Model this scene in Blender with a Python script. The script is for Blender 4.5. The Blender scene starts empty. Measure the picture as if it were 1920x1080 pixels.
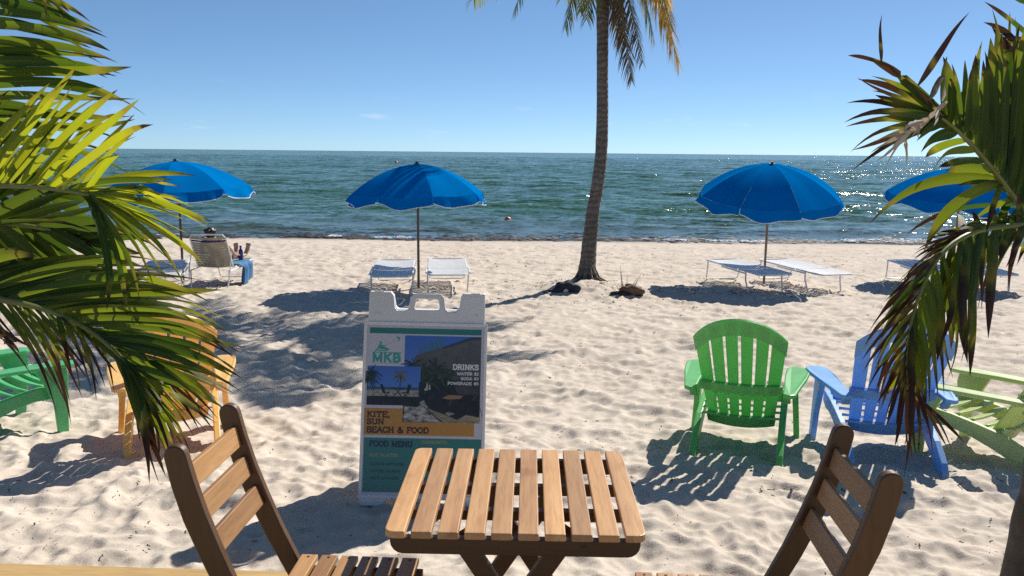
import bpy, bmesh, math, random
import numpy as np
from mathutils import Vector, Matrix, Euler, noise as mnoise

random.seed(7)
rng = np.random.default_rng(11)
S = bpy.context.scene
COL = S.collection

# ------------------------------------------------------------------ camera, sky, sun, exposure
F_PX = 1550.0                      # focal length in photo pixels (1920 wide)
CAM_Z = 1.85
PITCH = math.radians(9.32)
ROLL = math.radians(0.55)
cam_data = bpy.data.cameras.new("camera")
cam_data.sensor_width = 36.0
cam_data.lens = 36.0 * F_PX / 1920.0
cam_data.clip_start = 0.05
cam_data.clip_end = 60000
cam = bpy.data.objects.new("camera", cam_data)
COL.objects.link(cam)
CAM_M = Matrix.Translation((0, 0, CAM_Z)) @ Matrix.Rotation(math.pi / 2 - PITCH, 4, 'X') @ Matrix.Rotation(ROLL, 4, 'Z')
cam.matrix_world = CAM_M
S.camera = cam

SUN_AZ = math.radians(37)          # to the right of straight ahead
SUN_EL = math.radians(40)
TO_SUN = Vector((math.cos(SUN_EL) * math.sin(SUN_AZ), math.cos(SUN_EL) * math.cos(SUN_AZ), math.sin(SUN_EL)))
world = bpy.data.worlds.new("World")
S.world = world
world.use_nodes = True
wn = world.node_tree.nodes
wl = world.node_tree.links
wn.clear()
w_out = wn.new("ShaderNodeOutputWorld")
w_bg = wn.new("ShaderNodeBackground")
w_sky = wn.new("ShaderNodeTexSky")
w_sky.sky_type = 'NISHITA'
w_sky.sun_disc = False
w_sky.sun_elevation = SUN_EL
w_sky.sun_rotation = SUN_AZ
w_sky.altitude = 0
w_sky.air_density = 0.46
w_sky.dust_density = 0.08
w_sky.ozone_density = 8.0
w_bg.inputs["Strength"].default_value = 0.128
# a few thin wisps of cloud low over the sea, all the way round
w_tc = wn.new("ShaderNodeTexCoord"); w_sep = wn.new("ShaderNodeSeparateXYZ"); wl.new(w_tc.outputs["Generated"], w_sep.inputs[0])
w_map = wn.new("ShaderNodeMapping"); w_map.inputs["Scale"].default_value = (16, 16, 70); wl.new(w_tc.outputs["Generated"], w_map.inputs[0])
w_no = wn.new("ShaderNodeTexNoise"); w_no.inputs["Scale"].default_value = 1.0; w_no.inputs["Detail"].default_value = 6; w_no.inputs["Roughness"].default_value = .62; wl.new(w_map.outputs[0], w_no.inputs["Vector"])
w_r1 = wn.new("ShaderNodeValToRGB"); w_r1.color_ramp.elements[0].position = .60; w_r1.color_ramp.elements[1].position = .80; wl.new(w_no.outputs[0], w_r1.inputs[0])
w_r2 = wn.new("ShaderNodeValToRGB"); wl.new(w_sep.outputs[2], w_r2.inputs[0])
w_r2.color_ramp.elements[0].position = .004; w_r2.color_ramp.elements[0].color = (0, 0, 0, 1); w_r2.color_ramp.elements[1].position = .09; w_r2.color_ramp.elements[1].color = (0, 0, 0, 1)
_e = w_r2.color_ramp.elements.new(.028); _e.color = (.45, .45, .45, 1)
w_mul = wn.new("ShaderNodeMath"); w_mul.operation = 'MULTIPLY'; wl.new(w_r1.outputs[0], w_mul.inputs[0]); wl.new(w_r2.outputs[0], w_mul.inputs[1])
w_mix = wn.new("ShaderNodeMix"); w_mix.data_type = 'RGBA'; wl.new(w_mul.outputs[0], w_mix.inputs[0]); w_ga = wn.new("ShaderNodeGamma"); w_ga.inputs[1].default_value = .75; wl.new(w_sky.outputs[0], w_ga.inputs[0]); w_ti = wn.new("ShaderNodeMix"); w_ti.data_type = 'RGBA'; w_ti.blend_type = 'MULTIPLY'; w_ti.inputs[0].default_value = 1.0; w_ti.inputs[7].default_value = (.97, 1.09, 1.09, 1); wl.new(w_ga.outputs[0], w_ti.inputs[6]); wl.new(w_ti.outputs[2], w_mix.inputs[6]); w_mix.inputs[7].default_value = (5.2, 5.5, 5.8, 1)
wl.new(w_mix.outputs[2], w_bg.inputs[0])
wl.new(w_bg.outputs[0], w_out.inputs[0])

sun_d = bpy.data.lights.new("sun", 'SUN')
sun_d.energy = 5.0
sun_d.angle = math.radians(0.53)
sun_d.color = (1.0, 0.95, 0.87)
sun = bpy.data.objects.new("sun", sun_d)
COL.objects.link(sun)
sun.rotation_euler = (-TO_SUN).to_track_quat('-Z', 'Y').to_euler()
sun.location = TO_SUN * 60

S.view_settings.view_transform = 'Standard'
S.view_settings.look = 'None'
S.view_settings.gamma = 1.0
S.view_settings.exposure = 0.42
S.view_settings.use_curve_mapping = False
S.render.engine = 'CYCLES'
S.cycles.max_bounces = 8
S.cycles.use_adaptive_sampling = False
S.cycles.use_denoising = False
S.cycles.diffuse_bounces = 3
S.cycles.sample_clamp_indirect = 6
S.cycles.transparent_max_bounces = 8

# ------------------------------------------------------------------ measuring helpers
def P(px, py, depth):
    """Point seen at photo pixel (px, py), depth metres along the viewing axis."""
    return CAM_M @ Vector(((px - 960) / F_PX * depth, -(py - 540) / F_PX * depth, -depth))

SHORE = -0.46
_py = np.array([-30, 2.6, 3.4, 4.2, 5.0, 6.0, 8.5, 12.5, 17.0, 20.5, 22.0, 24.0, 30.0, 45.0, 80.0])
_pz = np.array([.24, .24, .215, .135, .025, -.035, -.10, -.19, -.315, -.415, -.465, -.62, -1.0, -2.0, -3.0])
MOUND = (1.15, 12.35)

def ground_z(x, y):
    z = float(np.interp(y, _py, _pz))
    z += 0.13 * math.exp(-(((x - MOUND[0]) / 0.75) ** 2 + ((y - MOUND[1]) / 0.8) ** 2))
    return z

def G(px, py, lift=0.0):
    """Where the sight line through photo pixel (px, py) meets the beach (or a level LIFT above it)."""
    d = (P(px, py, 1.0) - Vector((0, 0, CAM_Z)))
    lo, hi = 0.5, 60.0
    for _ in range(60):
        m = (lo + hi) / 2
        p = Vector((0, 0, CAM_Z)) + d * m
        if p.z > ground_z(p.x, p.y) + lift:
            lo = m
        else:
            hi = m
    return Vector((0, 0, CAM_Z)) + d * lo

# ------------------------------------------------------------------ numpy noise
_perm = rng.permutation(4096)
_grad = rng.uniform(0, 2 * np.pi, 4096)
def _h(ix, iy, k=0):
    return _perm[(_perm[(ix + 131 * k) & 4095] + iy) & 4095]
def gnoise(x, y, k=0):
    ix = np.floor(x).astype(np.int64); iy = np.floor(y).astype(np.int64)
    fx = x - ix; fy = y - iy
    u = fx * fx * fx * (fx * (fx * 6 - 15) + 10); v = fy * fy * fy * (fy * (fy * 6 - 15) + 10)
    def g(dx, dy):
        a = _grad[_h(ix + dx, iy + dy, k)]
        return np.cos(a) * (fx - dx) + np.sin(a) * (fy - dy)
    return (g(0, 0) * (1 - u) + g(1, 0) * u) * (1 - v) + (g(0, 1) * (1 - u) + g(1, 1) * u) * v
def dimples(x, y, size, k, density=0.8, crisp=False):
    """Random elliptical footprints: hollow with a raised rim."""
    X = x / size; Y = y / size
    ix = np.floor(X).astype(np.int64); iy = np.floor(Y).astype(np.int64)
    out = np.zeros_like(X)
    for dx in (-1, 0, 1):
        for dy in (-1, 0, 1):
            h = _h(ix + dx, iy + dy, k)
            r1 = (h % 97) / 97.0; r2 = ((h * 7) % 89) / 89.0; r3 = ((h * 13) % 83) / 83.0; r4 = ((h * 29) % 79) / 79.0
            a = r3 * np.pi * 2
            px = X - (ix + dx + r1); py = Y - (iy + dy + r2)
            c, s = np.cos(a), np.sin(a)
            q = np.sqrt(((px * c + py * s) / 0.62) ** 2 + ((-px * s + py * c) / 0.36) ** 2)
            amp = np.where(r4 < density, 0.5 + 0.5 * ((h * 3) % 71) / 71.0, 0)
            if crisp:
                out += amp * (-1 / (1 + np.exp((q - 1) * 7)) + 0.5 * np.exp(-((q - 1.3) / 0.28) ** 2))
                continue
            out += amp * (-np.exp(-(q / 0.75) ** 2 * 1.3) + 0.55 * np.exp(-((q - 1.25) / 0.38) ** 2))
    return out

# ------------------------------------------------------------------ mesh builder
class MB:
    def __init__(self):
        self.v = []; self.f = []; self.m = []; self.uv = {}
    def add(self, vs, fs, mi=0, M=None):
        b = len(self.v)
        if M is not None:
            vs = [M @ Vector(p) for p in vs]
        self.v.extend([tuple(p) for p in vs])
        for f in fs:
            self.f.append([i + b for i in f]); self.m.append(mi)
        return b
    def box(self, c, s, M=None, mi=0):
        x, y, z = (q / 2 for q in s)
        vs = [(c[0] + a * x, c[1] + b * y, c[2] + d * z) for d in (-1, 1) for b in (-1, 1) for a in (-1, 1)]
        self.add(vs, [(0, 2, 3, 1), (4, 5, 7, 6), (0, 1, 5, 4), (2, 6, 7, 3), (0, 4, 6, 2), (1, 3, 7, 5)], mi, M)
    def bar(self, a, b, w, t, up=(0, 0, 1), mi=0):
        """rectangular bar from a to b, width w across, thickness t along up."""
        a = Vector(a); b = Vector(b); d = (b - a).normalized()
        sx = d.cross(Vector(up)).normalized(); sz = sx.cross(d).normalized()
        vs = []
        for p in (a, b):
            for i, j in ((-1, -1), (1, -1), (1, 1), (-1, 1)):
                vs.append(p + sx * (i * w / 2) + sz * (j * t / 2))
        self.add(vs, [(3, 2, 1, 0), (4, 5, 6, 7), (0, 1, 5, 4), (1, 2, 6, 5), (2, 3, 7, 6), (3, 0, 4, 7)], mi)
    def tube(self, pts, r, n=8, closed=False, mi=0):
        pts = [Vector(p) for p in pts]; k = len(pts)
        rad = r if isinstance(r, (list, tuple)) else [r] * k
        prev = None; vs = []
        for i, p in enumerate(pts):
            if closed:
                t = pts[(i + 1) % k] - pts[i - 1]
            else:
                t = pts[min(i + 1, k - 1)] - pts[max(i - 1, 0)]
            t.normalize()
            if prev is None:
                prev = t.orthogonal().normalized()
            prev = (prev - t * prev.dot(t))
            if prev.length < 1e-6: prev = t.orthogonal()
            prev.normalize(); b = t.cross(prev)
            for j in range(n):
                a = 2 * math.pi * j / n
                vs.append(p + (prev * math.cos(a) + b * math.sin(a)) * rad[i])
        fs = []
        for i in range(k if closed else k - 1):
            for j in range(n):
                a0 = i * n + j; a1 = i * n + (j + 1) % n; i2 = (i + 1) % k
                fs.append((a0, a1, i2 * n + (j + 1) % n, i2 * n + j))
        if not closed:
            fs.append(tuple(range(n - 1, -1, -1))); fs.append(tuple((k - 1) * n + j for j in range(n)))
        self.add(vs, fs, mi)
    def prism(self, poly, t0, t1, M=None, mi=0):
        n = len(poly)
        vs = [(p[0], p[1], t0) for p in poly] + [(p[0], p[1], t1) for p in poly]
        fs = [tuple(range(n - 1, -1, -1)), tuple(range(n, 2 * n))] + [(i, (i + 1) % n, n + (i + 1) % n, n + i) for i in range(n)]
        self.add(vs, fs, mi, M)
    def sheet(self, g, th, off=0.0, mi=0, flip=False):
        """solid from a grid of points g[i][j]; thickness th, first shifted by off along the normal."""
        R = len(g); Cn = len(g[0])
        N = []
        for i in range(R):
            row = []
            for j in range(Cn):
                a = Vector(g[min(i + 1, R - 1)][j]) - Vector(g[max(i - 1, 0)][j])
                b = Vector(g[i][min(j + 1, Cn - 1)]) - Vector(g[i][max(j - 1, 0)])
                n = a.cross(b)
                if n.length > 1e-9: n.normalize()
                row.append(-n if flip else n)
            N.append(row)
        vs = [Vector(g[i][j]) + N[i][j] * (off + th / 2) for i in range(R) for j in range(Cn)]
        vs += [Vector(g[i][j]) + N[i][j] * (off - th / 2) for i in range(R) for j in range(Cn)]
        o = R * Cn; fs = []
        for i in range(R - 1):
            for j in range(Cn - 1):
                a, b, c, d = i * Cn + j, i * Cn + j + 1, (i + 1) * Cn + j + 1, (i + 1) * Cn + j
                fs.append((a, d, c, b)); fs.append((o + a, o + b, o + c, o + d))
        for j in range(Cn - 1):
            fs.append((j, j + 1, o + j + 1, o + j)); k = (R - 1) * Cn + j
            fs.append((k + 1, k, o + k, o + k + 1))
        for i in range(R - 1):
            a, b = i * Cn, (i + 1) * Cn
            fs.append((b, a, o + a, o + b)); a += Cn - 1; b += Cn - 1
            fs.append((a, b, o + b, o + a))
        self.add(vs, fs, mi)
    def ball(self, c, r, mi=0, seg=12, rings=8, sc=(1, 1, 1)):
        vs = [(c[0], c[1], c[2] + r * sc[2])]; fs = []
        for i in range(1, rings):
            a = math.pi * i / rings
            for j in range(seg):
                b = 2 * math.pi * j / seg
                vs.append((c[0] + r * sc[0] * math.sin(a) * math.cos(b), c[1] + r * sc[1] * math.sin(a) * math.sin(b), c[2] + r * sc[2] * math.cos(a)))
        vs.append((c[0], c[1], c[2] - r * sc[2])); L = len(vs) - 1
        for j in range(seg):
            fs.append((0, 1 + j, 1 + (j + 1) % seg)); fs.append((L, L - seg + (j + 1) % seg, L - seg + j))
        for i in range(rings - 2):
            for j in range(seg):
                a = 1 + i * seg + j; b = 1 + i * seg + (j + 1) % seg
                fs.append((a, a + seg, b + seg, b))
        self.add(vs, fs, mi)
    def build(self, name, mats, parent=None, smooth=False, bevel=0.0, fix=True, angle=40):
        me = bpy.data.meshes.new(name)
        me.from_pydata(self.v, [], self.f)
        if not isinstance(mats, (list, tuple)): mats = [mats]
        for m in mats: me.materials.append(m)
        if len(mats) > 1: me.polygons.foreach_set("material_index", self.m)
        if fix:
            bm = bmesh.new(); bm.from_mesh(me); bmesh.ops.recalc_face_normals(bm, faces=bm.faces); bm.to_mesh(me); bm.free()
        if smooth:
            me.polygons.foreach_set("use_smooth", [True] * len(me.polygons))
            me.set_sharp_from_angle(angle=math.radians(angle))
        me.update()
        o = bpy.data.objects.new(name, me); COL.objects.link(o)
        if parent is not None: o.parent = parent
        if bevel > 0:
            b = o.modifiers.new("bevel", 'BEVEL'); b.width = bevel; b.segments = 2; b.limit_method = 'ANGLE'; b.angle_limit = math.radians(40)
        return o

def tag(o, label=None, cat=None, group=None, kind=None):
    if label: o['label'] = label
    if cat: o['category'] = cat
    if group: o['group'] = group
    if kind: o['kind'] = kind
    return o
def thing(name, label, cat, loc=(0, 0, 0), rz=0.0, group=None, tilt=None):
    o = bpy.data.objects.new(name, None); COL.objects.link(o)
    o.empty_display_size = 0.1
    o.location = loc
    o.rotation_euler = (tilt[0], tilt[1], rz) if tilt else (0, 0, rz)
    return tag(o, label, cat, group)
_children = {}
def dup(root, loc, rz, label, group=None, tilt=None):
    r = root.copy(); COL.objects.link(r); r.location = loc; r.rotation_euler = (tilt[0], tilt[1], rz) if tilt else (0, 0, rz)
    r['label'] = label
    if group: r['group'] = group
    for ch in [o for o in COL.objects if o.parent == root]:
        c = ch.copy(); COL.objects.link(c); c.parent = r
        for g in [o for o in COL.objects if o.parent == ch]:
            d = g.copy(); COL.objects.link(d); d.parent = c
    return r

# ------------------------------------------------------------------ materials
def newmat(name):
    m = bpy.data.materials.new(name); m.use_nodes = True
    nt = m.node_tree; nt.nodes.clear()
    out = nt.nodes.new("ShaderNodeOutputMaterial")
    return m, nt, out
def node(nt, typ, **kw):
    n = nt.nodes.new(typ)
    for k, v in kw.items():
        if hasattr(n, k) and not isinstance(getattr(type(n), k, None), property) and k not in ('inputs',):
            try: setattr(n, k, v); continue
            except Exception: pass
    return n
def setin(n, **kw):
    for k, v in kw.items():
        n.inputs[k.replace('_', ' ')].default_value = v
def noise_tex(nt, scale, detail=4, rough=.55, vec=None, dist=0.0):
    n = nt.nodes.new("ShaderNodeTexNoise"); n.inputs["Scale"].default_value = scale; n.inputs["Detail"].default_value = detail
    n.inputs["Roughness"].default_value = rough; n.inputs["Distortion"].default_value = dist
    if vec is not None: nt.links.new(vec, n.inputs["Vector"])
    return n
def ramp(nt, fac, stops, interp='LINEAR'):
    r = nt.nodes.new("ShaderNodeValToRGB"); r.color_ramp.interpolation = interp
    e = r.color_ramp.elements
    while len(e) < len(stops): e.new(0.5)
    for el, (p, c) in zip(e, stops):
        el.position = p; el.color = (c[0], c[1], c[2], 1) if hasattr(c, '__len__') else (c, c, c, 1)
    nt.links.new(fac, r.inputs[0])
    return r
def mixc(nt, fac, a, b, mode='MIX'):
    n = nt.nodes.new("ShaderNodeMix"); n.data_type = 'RGBA'; n.blend_type = mode
    for sock, v in ((n.inputs[0], fac), (n.inputs[6], a), (n.inputs[7], b)):
        if hasattr(v, 'is_output') or isinstance(v, bpy.types.NodeSocket): nt.links.new(v, sock)
        elif hasattr(v, '__len__'): sock.default_value = (v[0], v[1], v[2], 1)
        else: sock.default_value = v
    return n.outputs[2]
def fmath(nt, op, a, b=0.0, c=None):
    n = nt.nodes.new("ShaderNodeMath"); n.operation = op
    for i, v in enumerate((a, b, c)):
        if v is None: continue
        if isinstance(v, bpy.types.NodeSocket): nt.links.new(v, n.inputs[i])
        else: n.inputs[i].default_value = v
    return n.outputs[0]
def mapping(nt, src, scale=(1, 1, 1), rot=(0, 0, 0)):
    m = nt.nodes.new("ShaderNodeMapping"); m.inputs["Scale"].default_value = scale; m.inputs["Rotation"].default_value = rot
    nt.links.new(src, m.inputs["Vector"])
    return m.outputs[0]
def bump(nt, h, strength, dist, normal=None):
    b = nt.nodes.new("ShaderNodeBump"); b.inputs["Strength"].default_value = strength; b.inputs["Distance"].default_value = dist
    nt.links.new(h, b.inputs["Height"])
    if normal is not None: nt.links.new(normal, b.inputs["Normal"])
    return b.outputs[0]

def simple(name, col, rough=.5, var=.12, scale=8.0, metal=0.0, trans=0.0, tcol=None, spec=.5, bmp=0.0, bscale=60.0):
    m, nt, out = newmat(name)
    tc = nt.nodes.new("ShaderNodeTexCoord")
    n = noise_tex(nt, scale, 5, .6, tc.outputs["Object"])
    lo = [c * (1 - var) for c in col]; hi = [min(1, c * (1 + var)) for c in col]
    r = ramp(nt, n.outputs[0], [(.3, lo), (.7, hi)])
    p = nt.nodes.new("ShaderNodeBsdfPrincipled")
    nt.links.new(r.outputs[0], p.inputs["Base Color"])
    setin(p, Roughness=rough, Metallic=metal); p.inputs["Specular IOR Level"].default_value = spec
    if bmp > 0:
        b = noise_tex(nt, bscale, 3, .6, tc.outputs["Object"])
        nt.links.new(bump(nt, b.outputs[0], bmp, .01), p.inputs["Normal"])
    sh = p.outputs[0]
    if trans > 0:
        t = nt.nodes.new("ShaderNodeBsdfTranslucent"); t.inputs[0].default_value = (*(tcol or col), 1)
        mx = nt.nodes.new("ShaderNodeMixShader"); mx.inputs[0].default_value = trans
        nt.links.new(sh, mx.inputs[1]); nt.links.new(t.outputs[0], mx.inputs[2]); sh = mx.outputs[0]
    nt.links.new(sh, out.inputs[0])
    return m
# ------------------------------------------------------------------ sand
def sand_material():
    m, nt, out = newmat("sand_grains")
    g = nt.nodes.new("ShaderNodeNewGeometry"); pos = g.outputs["Position"]
    big = noise_tex(nt, 0.55, 4, .6, pos)
    mid = noise_tex(nt, 7.0, 5, .65, pos)
    fine = noise_tex(nt, 140.0, 4, .7, pos)
    c1 = ramp(nt, big.outputs[0], [(.3, (.57, .49, .405)), (.7, (.635, .555, .465))])
    c2 = ramp(nt, mid.outputs[0], [(.25, (.80, .79, .78)), (.75, (1.04, 1.04, 1.04))])
    c = mixc(nt, 1.0, c1.outputs[0], c2.outputs[0], 'MULTIPLY')
    c3 = ramp(nt, fine.outputs[0], [(.3, (.86, .85, .84)), (.7, (1.08, 1.08, 1.08))])
    c = mixc(nt, 1.0, c, c3.outputs[0], 'MULTIPLY')
    # small dark shell and weed crumbs
    vor = nt.nodes.new("ShaderNodeTexVoronoi"); vor.inputs["Scale"].default_value = 26; nt.links.new(pos, vor.inputs["Vector"])
    spk = fmath(nt, 'LESS_THAN', vor.outputs["Distance"], .10)
    den = noise_tex(nt, 1.3, 3, .6, pos)
    gate = ramp(nt, den.outputs[0], [(.50, 0.0), (.62, 1.0)])
    spk = fmath(nt, 'MULTIPLY', spk, gate.outputs[0])
    c = mixc(nt, fmath(nt, 'MULTIPLY', spk, .75), c, (.10, .075, .05))
    # wet strip at the water's edge (height above the sea)
    sep = nt.nodes.new("ShaderNodeSeparateXYZ"); nt.links.new(pos, sep.inputs[0])
    mr = nt.nodes.new("ShaderNodeMapRange"); nt.links.new(sep.outputs[2], mr.inputs[0])
    for i, v in zip((1, 2, 3, 4), (SHORE - .02, SHORE + .03, 1.0, 0.0)): mr.inputs[i].default_value = v
    c = mixc(nt, fmath(nt, 'MULTIPLY', mr.outputs[0], .75), c, (.15, .125, .10))
    p = nt.nodes.new("ShaderNodeBsdfPrincipled"); nt.links.new(c, p.inputs["Base Color"])
    p.inputs["Roughness"].default_value = .95; p.inputs["Specular IOR Level"].default_value = .15
    b1 = bump(nt, mid.outputs[0], .35, .02)
    b2 = bump(nt, fine.outputs[0], .5, .004, b1)
    nt.links.new(b2, p.inputs["Normal"])
    nt.links.new(p.outputs[0], out.inputs[0])
    return m

def grid_object(name, X, Y, Z, mat):
    R, C = X.shape
    me = bpy.data.meshes.new(name)
    nv = R * C
    co = np.stack([X.ravel(), Y.ravel(), Z.ravel()], 1).astype(np.float32)
    i = np.arange((R - 1) * C).reshape(R - 1, C)[:, :-1].ravel()
    q = np.stack([i, i + 1, i + C + 1, i + C], 1).astype(np.int32)
    me.vertices.add(nv); me.vertices.foreach_set("co", co.ravel())
    me.loops.add(q.size); me.loops.foreach_set("vertex_index", q.ravel())
    me.polygons.add(len(q)); me.polygons.foreach_set("loop_start", np.arange(0, q.size, 4, dtype=np.int32))
    me.polygons.foreach_set("loop_total", np.full(len(q), 4, np.int32))
    me.polygons.foreach_set("use_smooth", np.ones(len(q), bool))
    me.materials.append(mat); me.update(calc_edges=True); me.validate()
    o = bpy.data.objects.new(name, me); COL.objects.link(o)
    return o

def sand_height(X, Y):
    Z = np.interp(Y, _py, _pz)
    # soften the profile's corners
    for s in (0.3, -0.3, .6, -.6): Z = Z + np.interp(Y + s, _py, _pz)
    Z /= 5
    Z += 0.13 * np.exp(-(((X - MOUND[0]) / 0.75) ** 2 + ((Y - MOUND[1]) / 0.8) ** 2))
    calm = np.clip((21.6 - Y) / 2.0, 0.12, 1)
    wx = X + .10 * gnoise(X * 2.2, Y * 2.2, 3); wy = Y + .10 * gnoise(X * 2.2, Y * 2.2, 4)
    D = .018 * gnoise(X * .9, Y * .9, 1) + .016 * gnoise(wx * 2.3, wy * 2.6, 2)
    D += .008 * dimples(wx, wy, .42, 5, .85) + .022 * dimples(wx + 3.7, wy - 1.3, .33, 6, .8, True) + .011 * dimples(wx - 2.2, wy + 4.1, .16, 11, .8) + .007 * dimples(wx + 1.2, wy + 2.1, .085, 14, .8, True)
    r = 1 - np.abs(gnoise(wx * 4.1 + 9, wy * 5.2, 7)) * 2
    D += .016 * np.clip(r, 0, 1) ** 2 * (0.5 + gnoise(X * .7, Y * .7, 8)) + .008 * gnoise(wx * 9, wy * 9, 9) + .007 * np.clip(1 - np.abs(gnoise(wx * 7.3 + 3, wy * 7.9, 12)) * 3, 0, 1) * (.5 + gnoise(X * 1.3, Y * 1.3, 13))
    D += .0048 * gnoise(X * 21, Y * 21, 10)
    return Z + D * calm

M_sand = sand_material()
ys = np.concatenate([np.linspace(-14, 1.5, 12), np.geomspace(1.8, 26, 640), np.linspace(27, 90, 14)])
us = np.concatenate([np.linspace(-6.0, -.86, 24)[:-1], np.linspace(-.86, .86, 560), np.linspace(.86, 6.0, 24)[1:]])
X = np.outer(np.maximum(np.abs(ys), 4.0) ** .92 * 1.15, us); Y = np.repeat(ys[:, None], len(us), 1)
sand = grid_object("sand", X, Y, sand_height(X, Y), M_sand)
tag(sand, "pale trampled beach sand full of footprints", kind="structure")

# ------------------------------------------------------------------ sea
GUST = 2.0
def sea_material():
    m, nt, out = newmat("sea_water")
    g = nt.nodes.new("ShaderNodeNewGeometry"); pos = g.outputs["Position"]
    # wavelet slopes taken straight from noise fields (swell, chop, ripples), steeper in gusty patches
    def slopes(scale, k, stretch, detail, rot=0.0):
        t = noise_tex(nt, scale, detail, .6, mapping(nt, pos, (stretch, 1, 1), (0, 0, rot)), .3)
        v = nt.nodes.new("ShaderNodeVectorMath"); v.operation = 'SUBTRACT'; nt.links.new(t.outputs[1], v.inputs[0]); v.inputs[1].default_value = (.5, .5, .5)
        w = nt.nodes.new("ShaderNodeVectorMath"); w.operation = 'SCALE'; nt.links.new(v.outputs[0], w.inputs[0]); w.inputs["Scale"].default_value = k
        return w.outputs[0]
    def vadd(p, q):
        v = nt.nodes.new("ShaderNodeVectorMath"); v.operation = 'ADD'; nt.links.new(p, v.inputs[0]); nt.links.new(q, v.inputs[1]); return v.outputs[0]
    tot = vadd(vadd(slopes(.11, .45, .4, 3), slopes(.55, .65, .5, 3, .25)), vadd(slopes(1.9, .80, .6, 3, -.3), slopes(6.5, .70, .8, 2)))
    mk = noise_tex(nt, .16, 5, .7, mapping(nt, pos, (.35, 1, 1)))
    gate = ramp(nt, mk.outputs[0], [(.38, .55), (.66, 1.0)])
    gk = fmath(nt, 'MULTIPLY', gate.outputs[0], GUST)
    sc = nt.nodes.new("ShaderNodeVectorMath"); sc.operation = 'SCALE'; nt.links.new(tot, sc.inputs[0]); nt.links.new(gk, sc.inputs["Scale"])
    flat = nt.nodes.new("ShaderNodeVectorMath"); flat.operation = 'MULTIPLY'; nt.links.new(sc.outputs[0], flat.inputs[0]); flat.inputs[1].default_value = (1, 1, 0)
    nn = nt.nodes.new("ShaderNodeVectorMath"); nn.operation = 'NORMALIZE'; nt.links.new(vadd(g.outputs["Normal"], flat.outputs[0]), nn.inputs[0])
    n = nn.outputs[0]
    # body colour: green open water, patches of weed bed, murky shallows
    sep = nt.nodes.new("ShaderNodeSeparateXYZ"); nt.links.new(pos, sep.inputs[0])
    mr = nt.nodes.new("ShaderNodeMapRange"); nt.links.new(sep.outputs[1], mr.inputs[0])
    for i, v in zip((1, 2, 3, 4), (22.0, 34.0, 0.0, 1.0)): mr.inputs[i].default_value = v
    patch = noise_tex(nt, .09, 4, .6, mapping(nt, pos, (.25, 1, 1)))
    deep = ramp(nt, patch.outputs[0], [(.35, (.024, .076, .044)), (.65, (.042, .102, .060))])
    sh = ramp(nt, noise_tex(nt, .5, 4, .6, mapping(nt, pos, (.3, 1, 1))).outputs[0], [(.35, (.045, .058, .066)), (.65, (.065, .09, .085))])
    col = mixc(nt, mr.outputs[0], sh.outputs[0], deep.outputs[0])
    p = nt.nodes.new("ShaderNodeBsdfPrincipled"); nt.links.new(col, p.inputs["Base Color"])
    setin(p, Roughness=.15, IOR=1.33); p.inputs["Specular IOR Level"].default_value = .06
    nt.links.new(n, p.inputs["Normal"]); nt.links.new(p.outputs[0], out.inputs[0])
    return m
def sea_height(X, Y):
    rr = np.random.default_rng(5)
    Z = np.zeros_like(X)
    # gnoise-warped wave trains rolling in from the right
    for k in range(26):
        lam = 0.5 * 1.19 ** k * rr.uniform(.9, 1.1)
        if lam > 22: break
        ang = math.radians(rr.normal(258, 38))
        kx, ky = math.cos(ang) * 2 * math.pi / lam, math.sin(ang) * 2 * math.pi / lam
        amp = .0095 * lam ** .70
        ph = kx * X + ky * Y + rr.uniform(0, 6.28) + 2.2 * gnoise(X / (lam * 2.6), Y / (lam * 3), 20 + k)
        env = .55 + .9 * gnoise(X / (lam * 2.2) + 7.1, Y / (lam * 2.6), 50 + k)
        s = (np.sin(ph) + 1) / 2
        Z += amp * env * (s ** 1.7 * 2 - .9)
    calm = np.clip((Y - 20.5) / 8, .12, 1)
    return SHORE + Z * calm
ys = np.concatenate([np.geomspace(19.5, 400, 620), np.geomspace(405, 30000, 60)])
us = np.concatenate([np.linspace(-4.0, -.75, 14)[:-1], np.linspace(-.75, .75, 470), np.linspace(.75, 4.0, 14)[1:]])
X = np.outer(ys, us); Y = np.repeat(ys[:, None], len(us), 1)
Zs = sea_height(X, Y); far = np.clip((2500 - Y) / 2200, 0, 1); Zs = SHORE + (Zs - SHORE) * far
sea = grid_object("sea", X, Y, Zs, sea_material())
tag(sea, "green choppy sea reaching the horizon", kind="structure")

# ------------------------------------------------------------------ weed, foam and litter on the beach
def blob_mesh(spots, mat, name, label, up=.6):
    mb = MB()
    for (x, y, z, r, sx, sy, a) in spots:
        n = 6; vs = [(x, y, z + r * up * random.uniform(.7, 1.2))]
        for ring, rr_, zz in ((0, .6, .7), (1, 1.0, -.1)):
            for j in range(n):
                t = 2 * math.pi * j / n + random.uniform(-.3, .3); q = r * rr_ * random.uniform(.7, 1.25)
                px, py = math.cos(t) * q * sx, math.sin(t) * q * sy
                vs.append((x + px * math.cos(a) - py * math.sin(a), y + px * math.sin(a) + py * math.cos(a), z + r * up * zz * random.uniform(.6, 1.1)))
        fs = [(0, 1 + j, 1 + (j + 1) % n) for j in range(n)] + [(1 + j, 1 + n + j, 1 + n + (j + 1) % n, 1 + (j + 1) % n) for j in range(n)]
        mb.add(vs, fs)
    o = mb.build(name, mat, smooth=True, fix=False)
    return tag(o, label, kind="stuff")
M_weed = simple("seaweed_brown", (.035, .026, .03), .7, .5, 20)
M_weed_dry = simple("dry_seaweed", (.10, .075, .048), .9, .45, 30)
M_foam = simple("foam", (.80, .82, .82), .7, .08, 9)
spots = []
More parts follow.
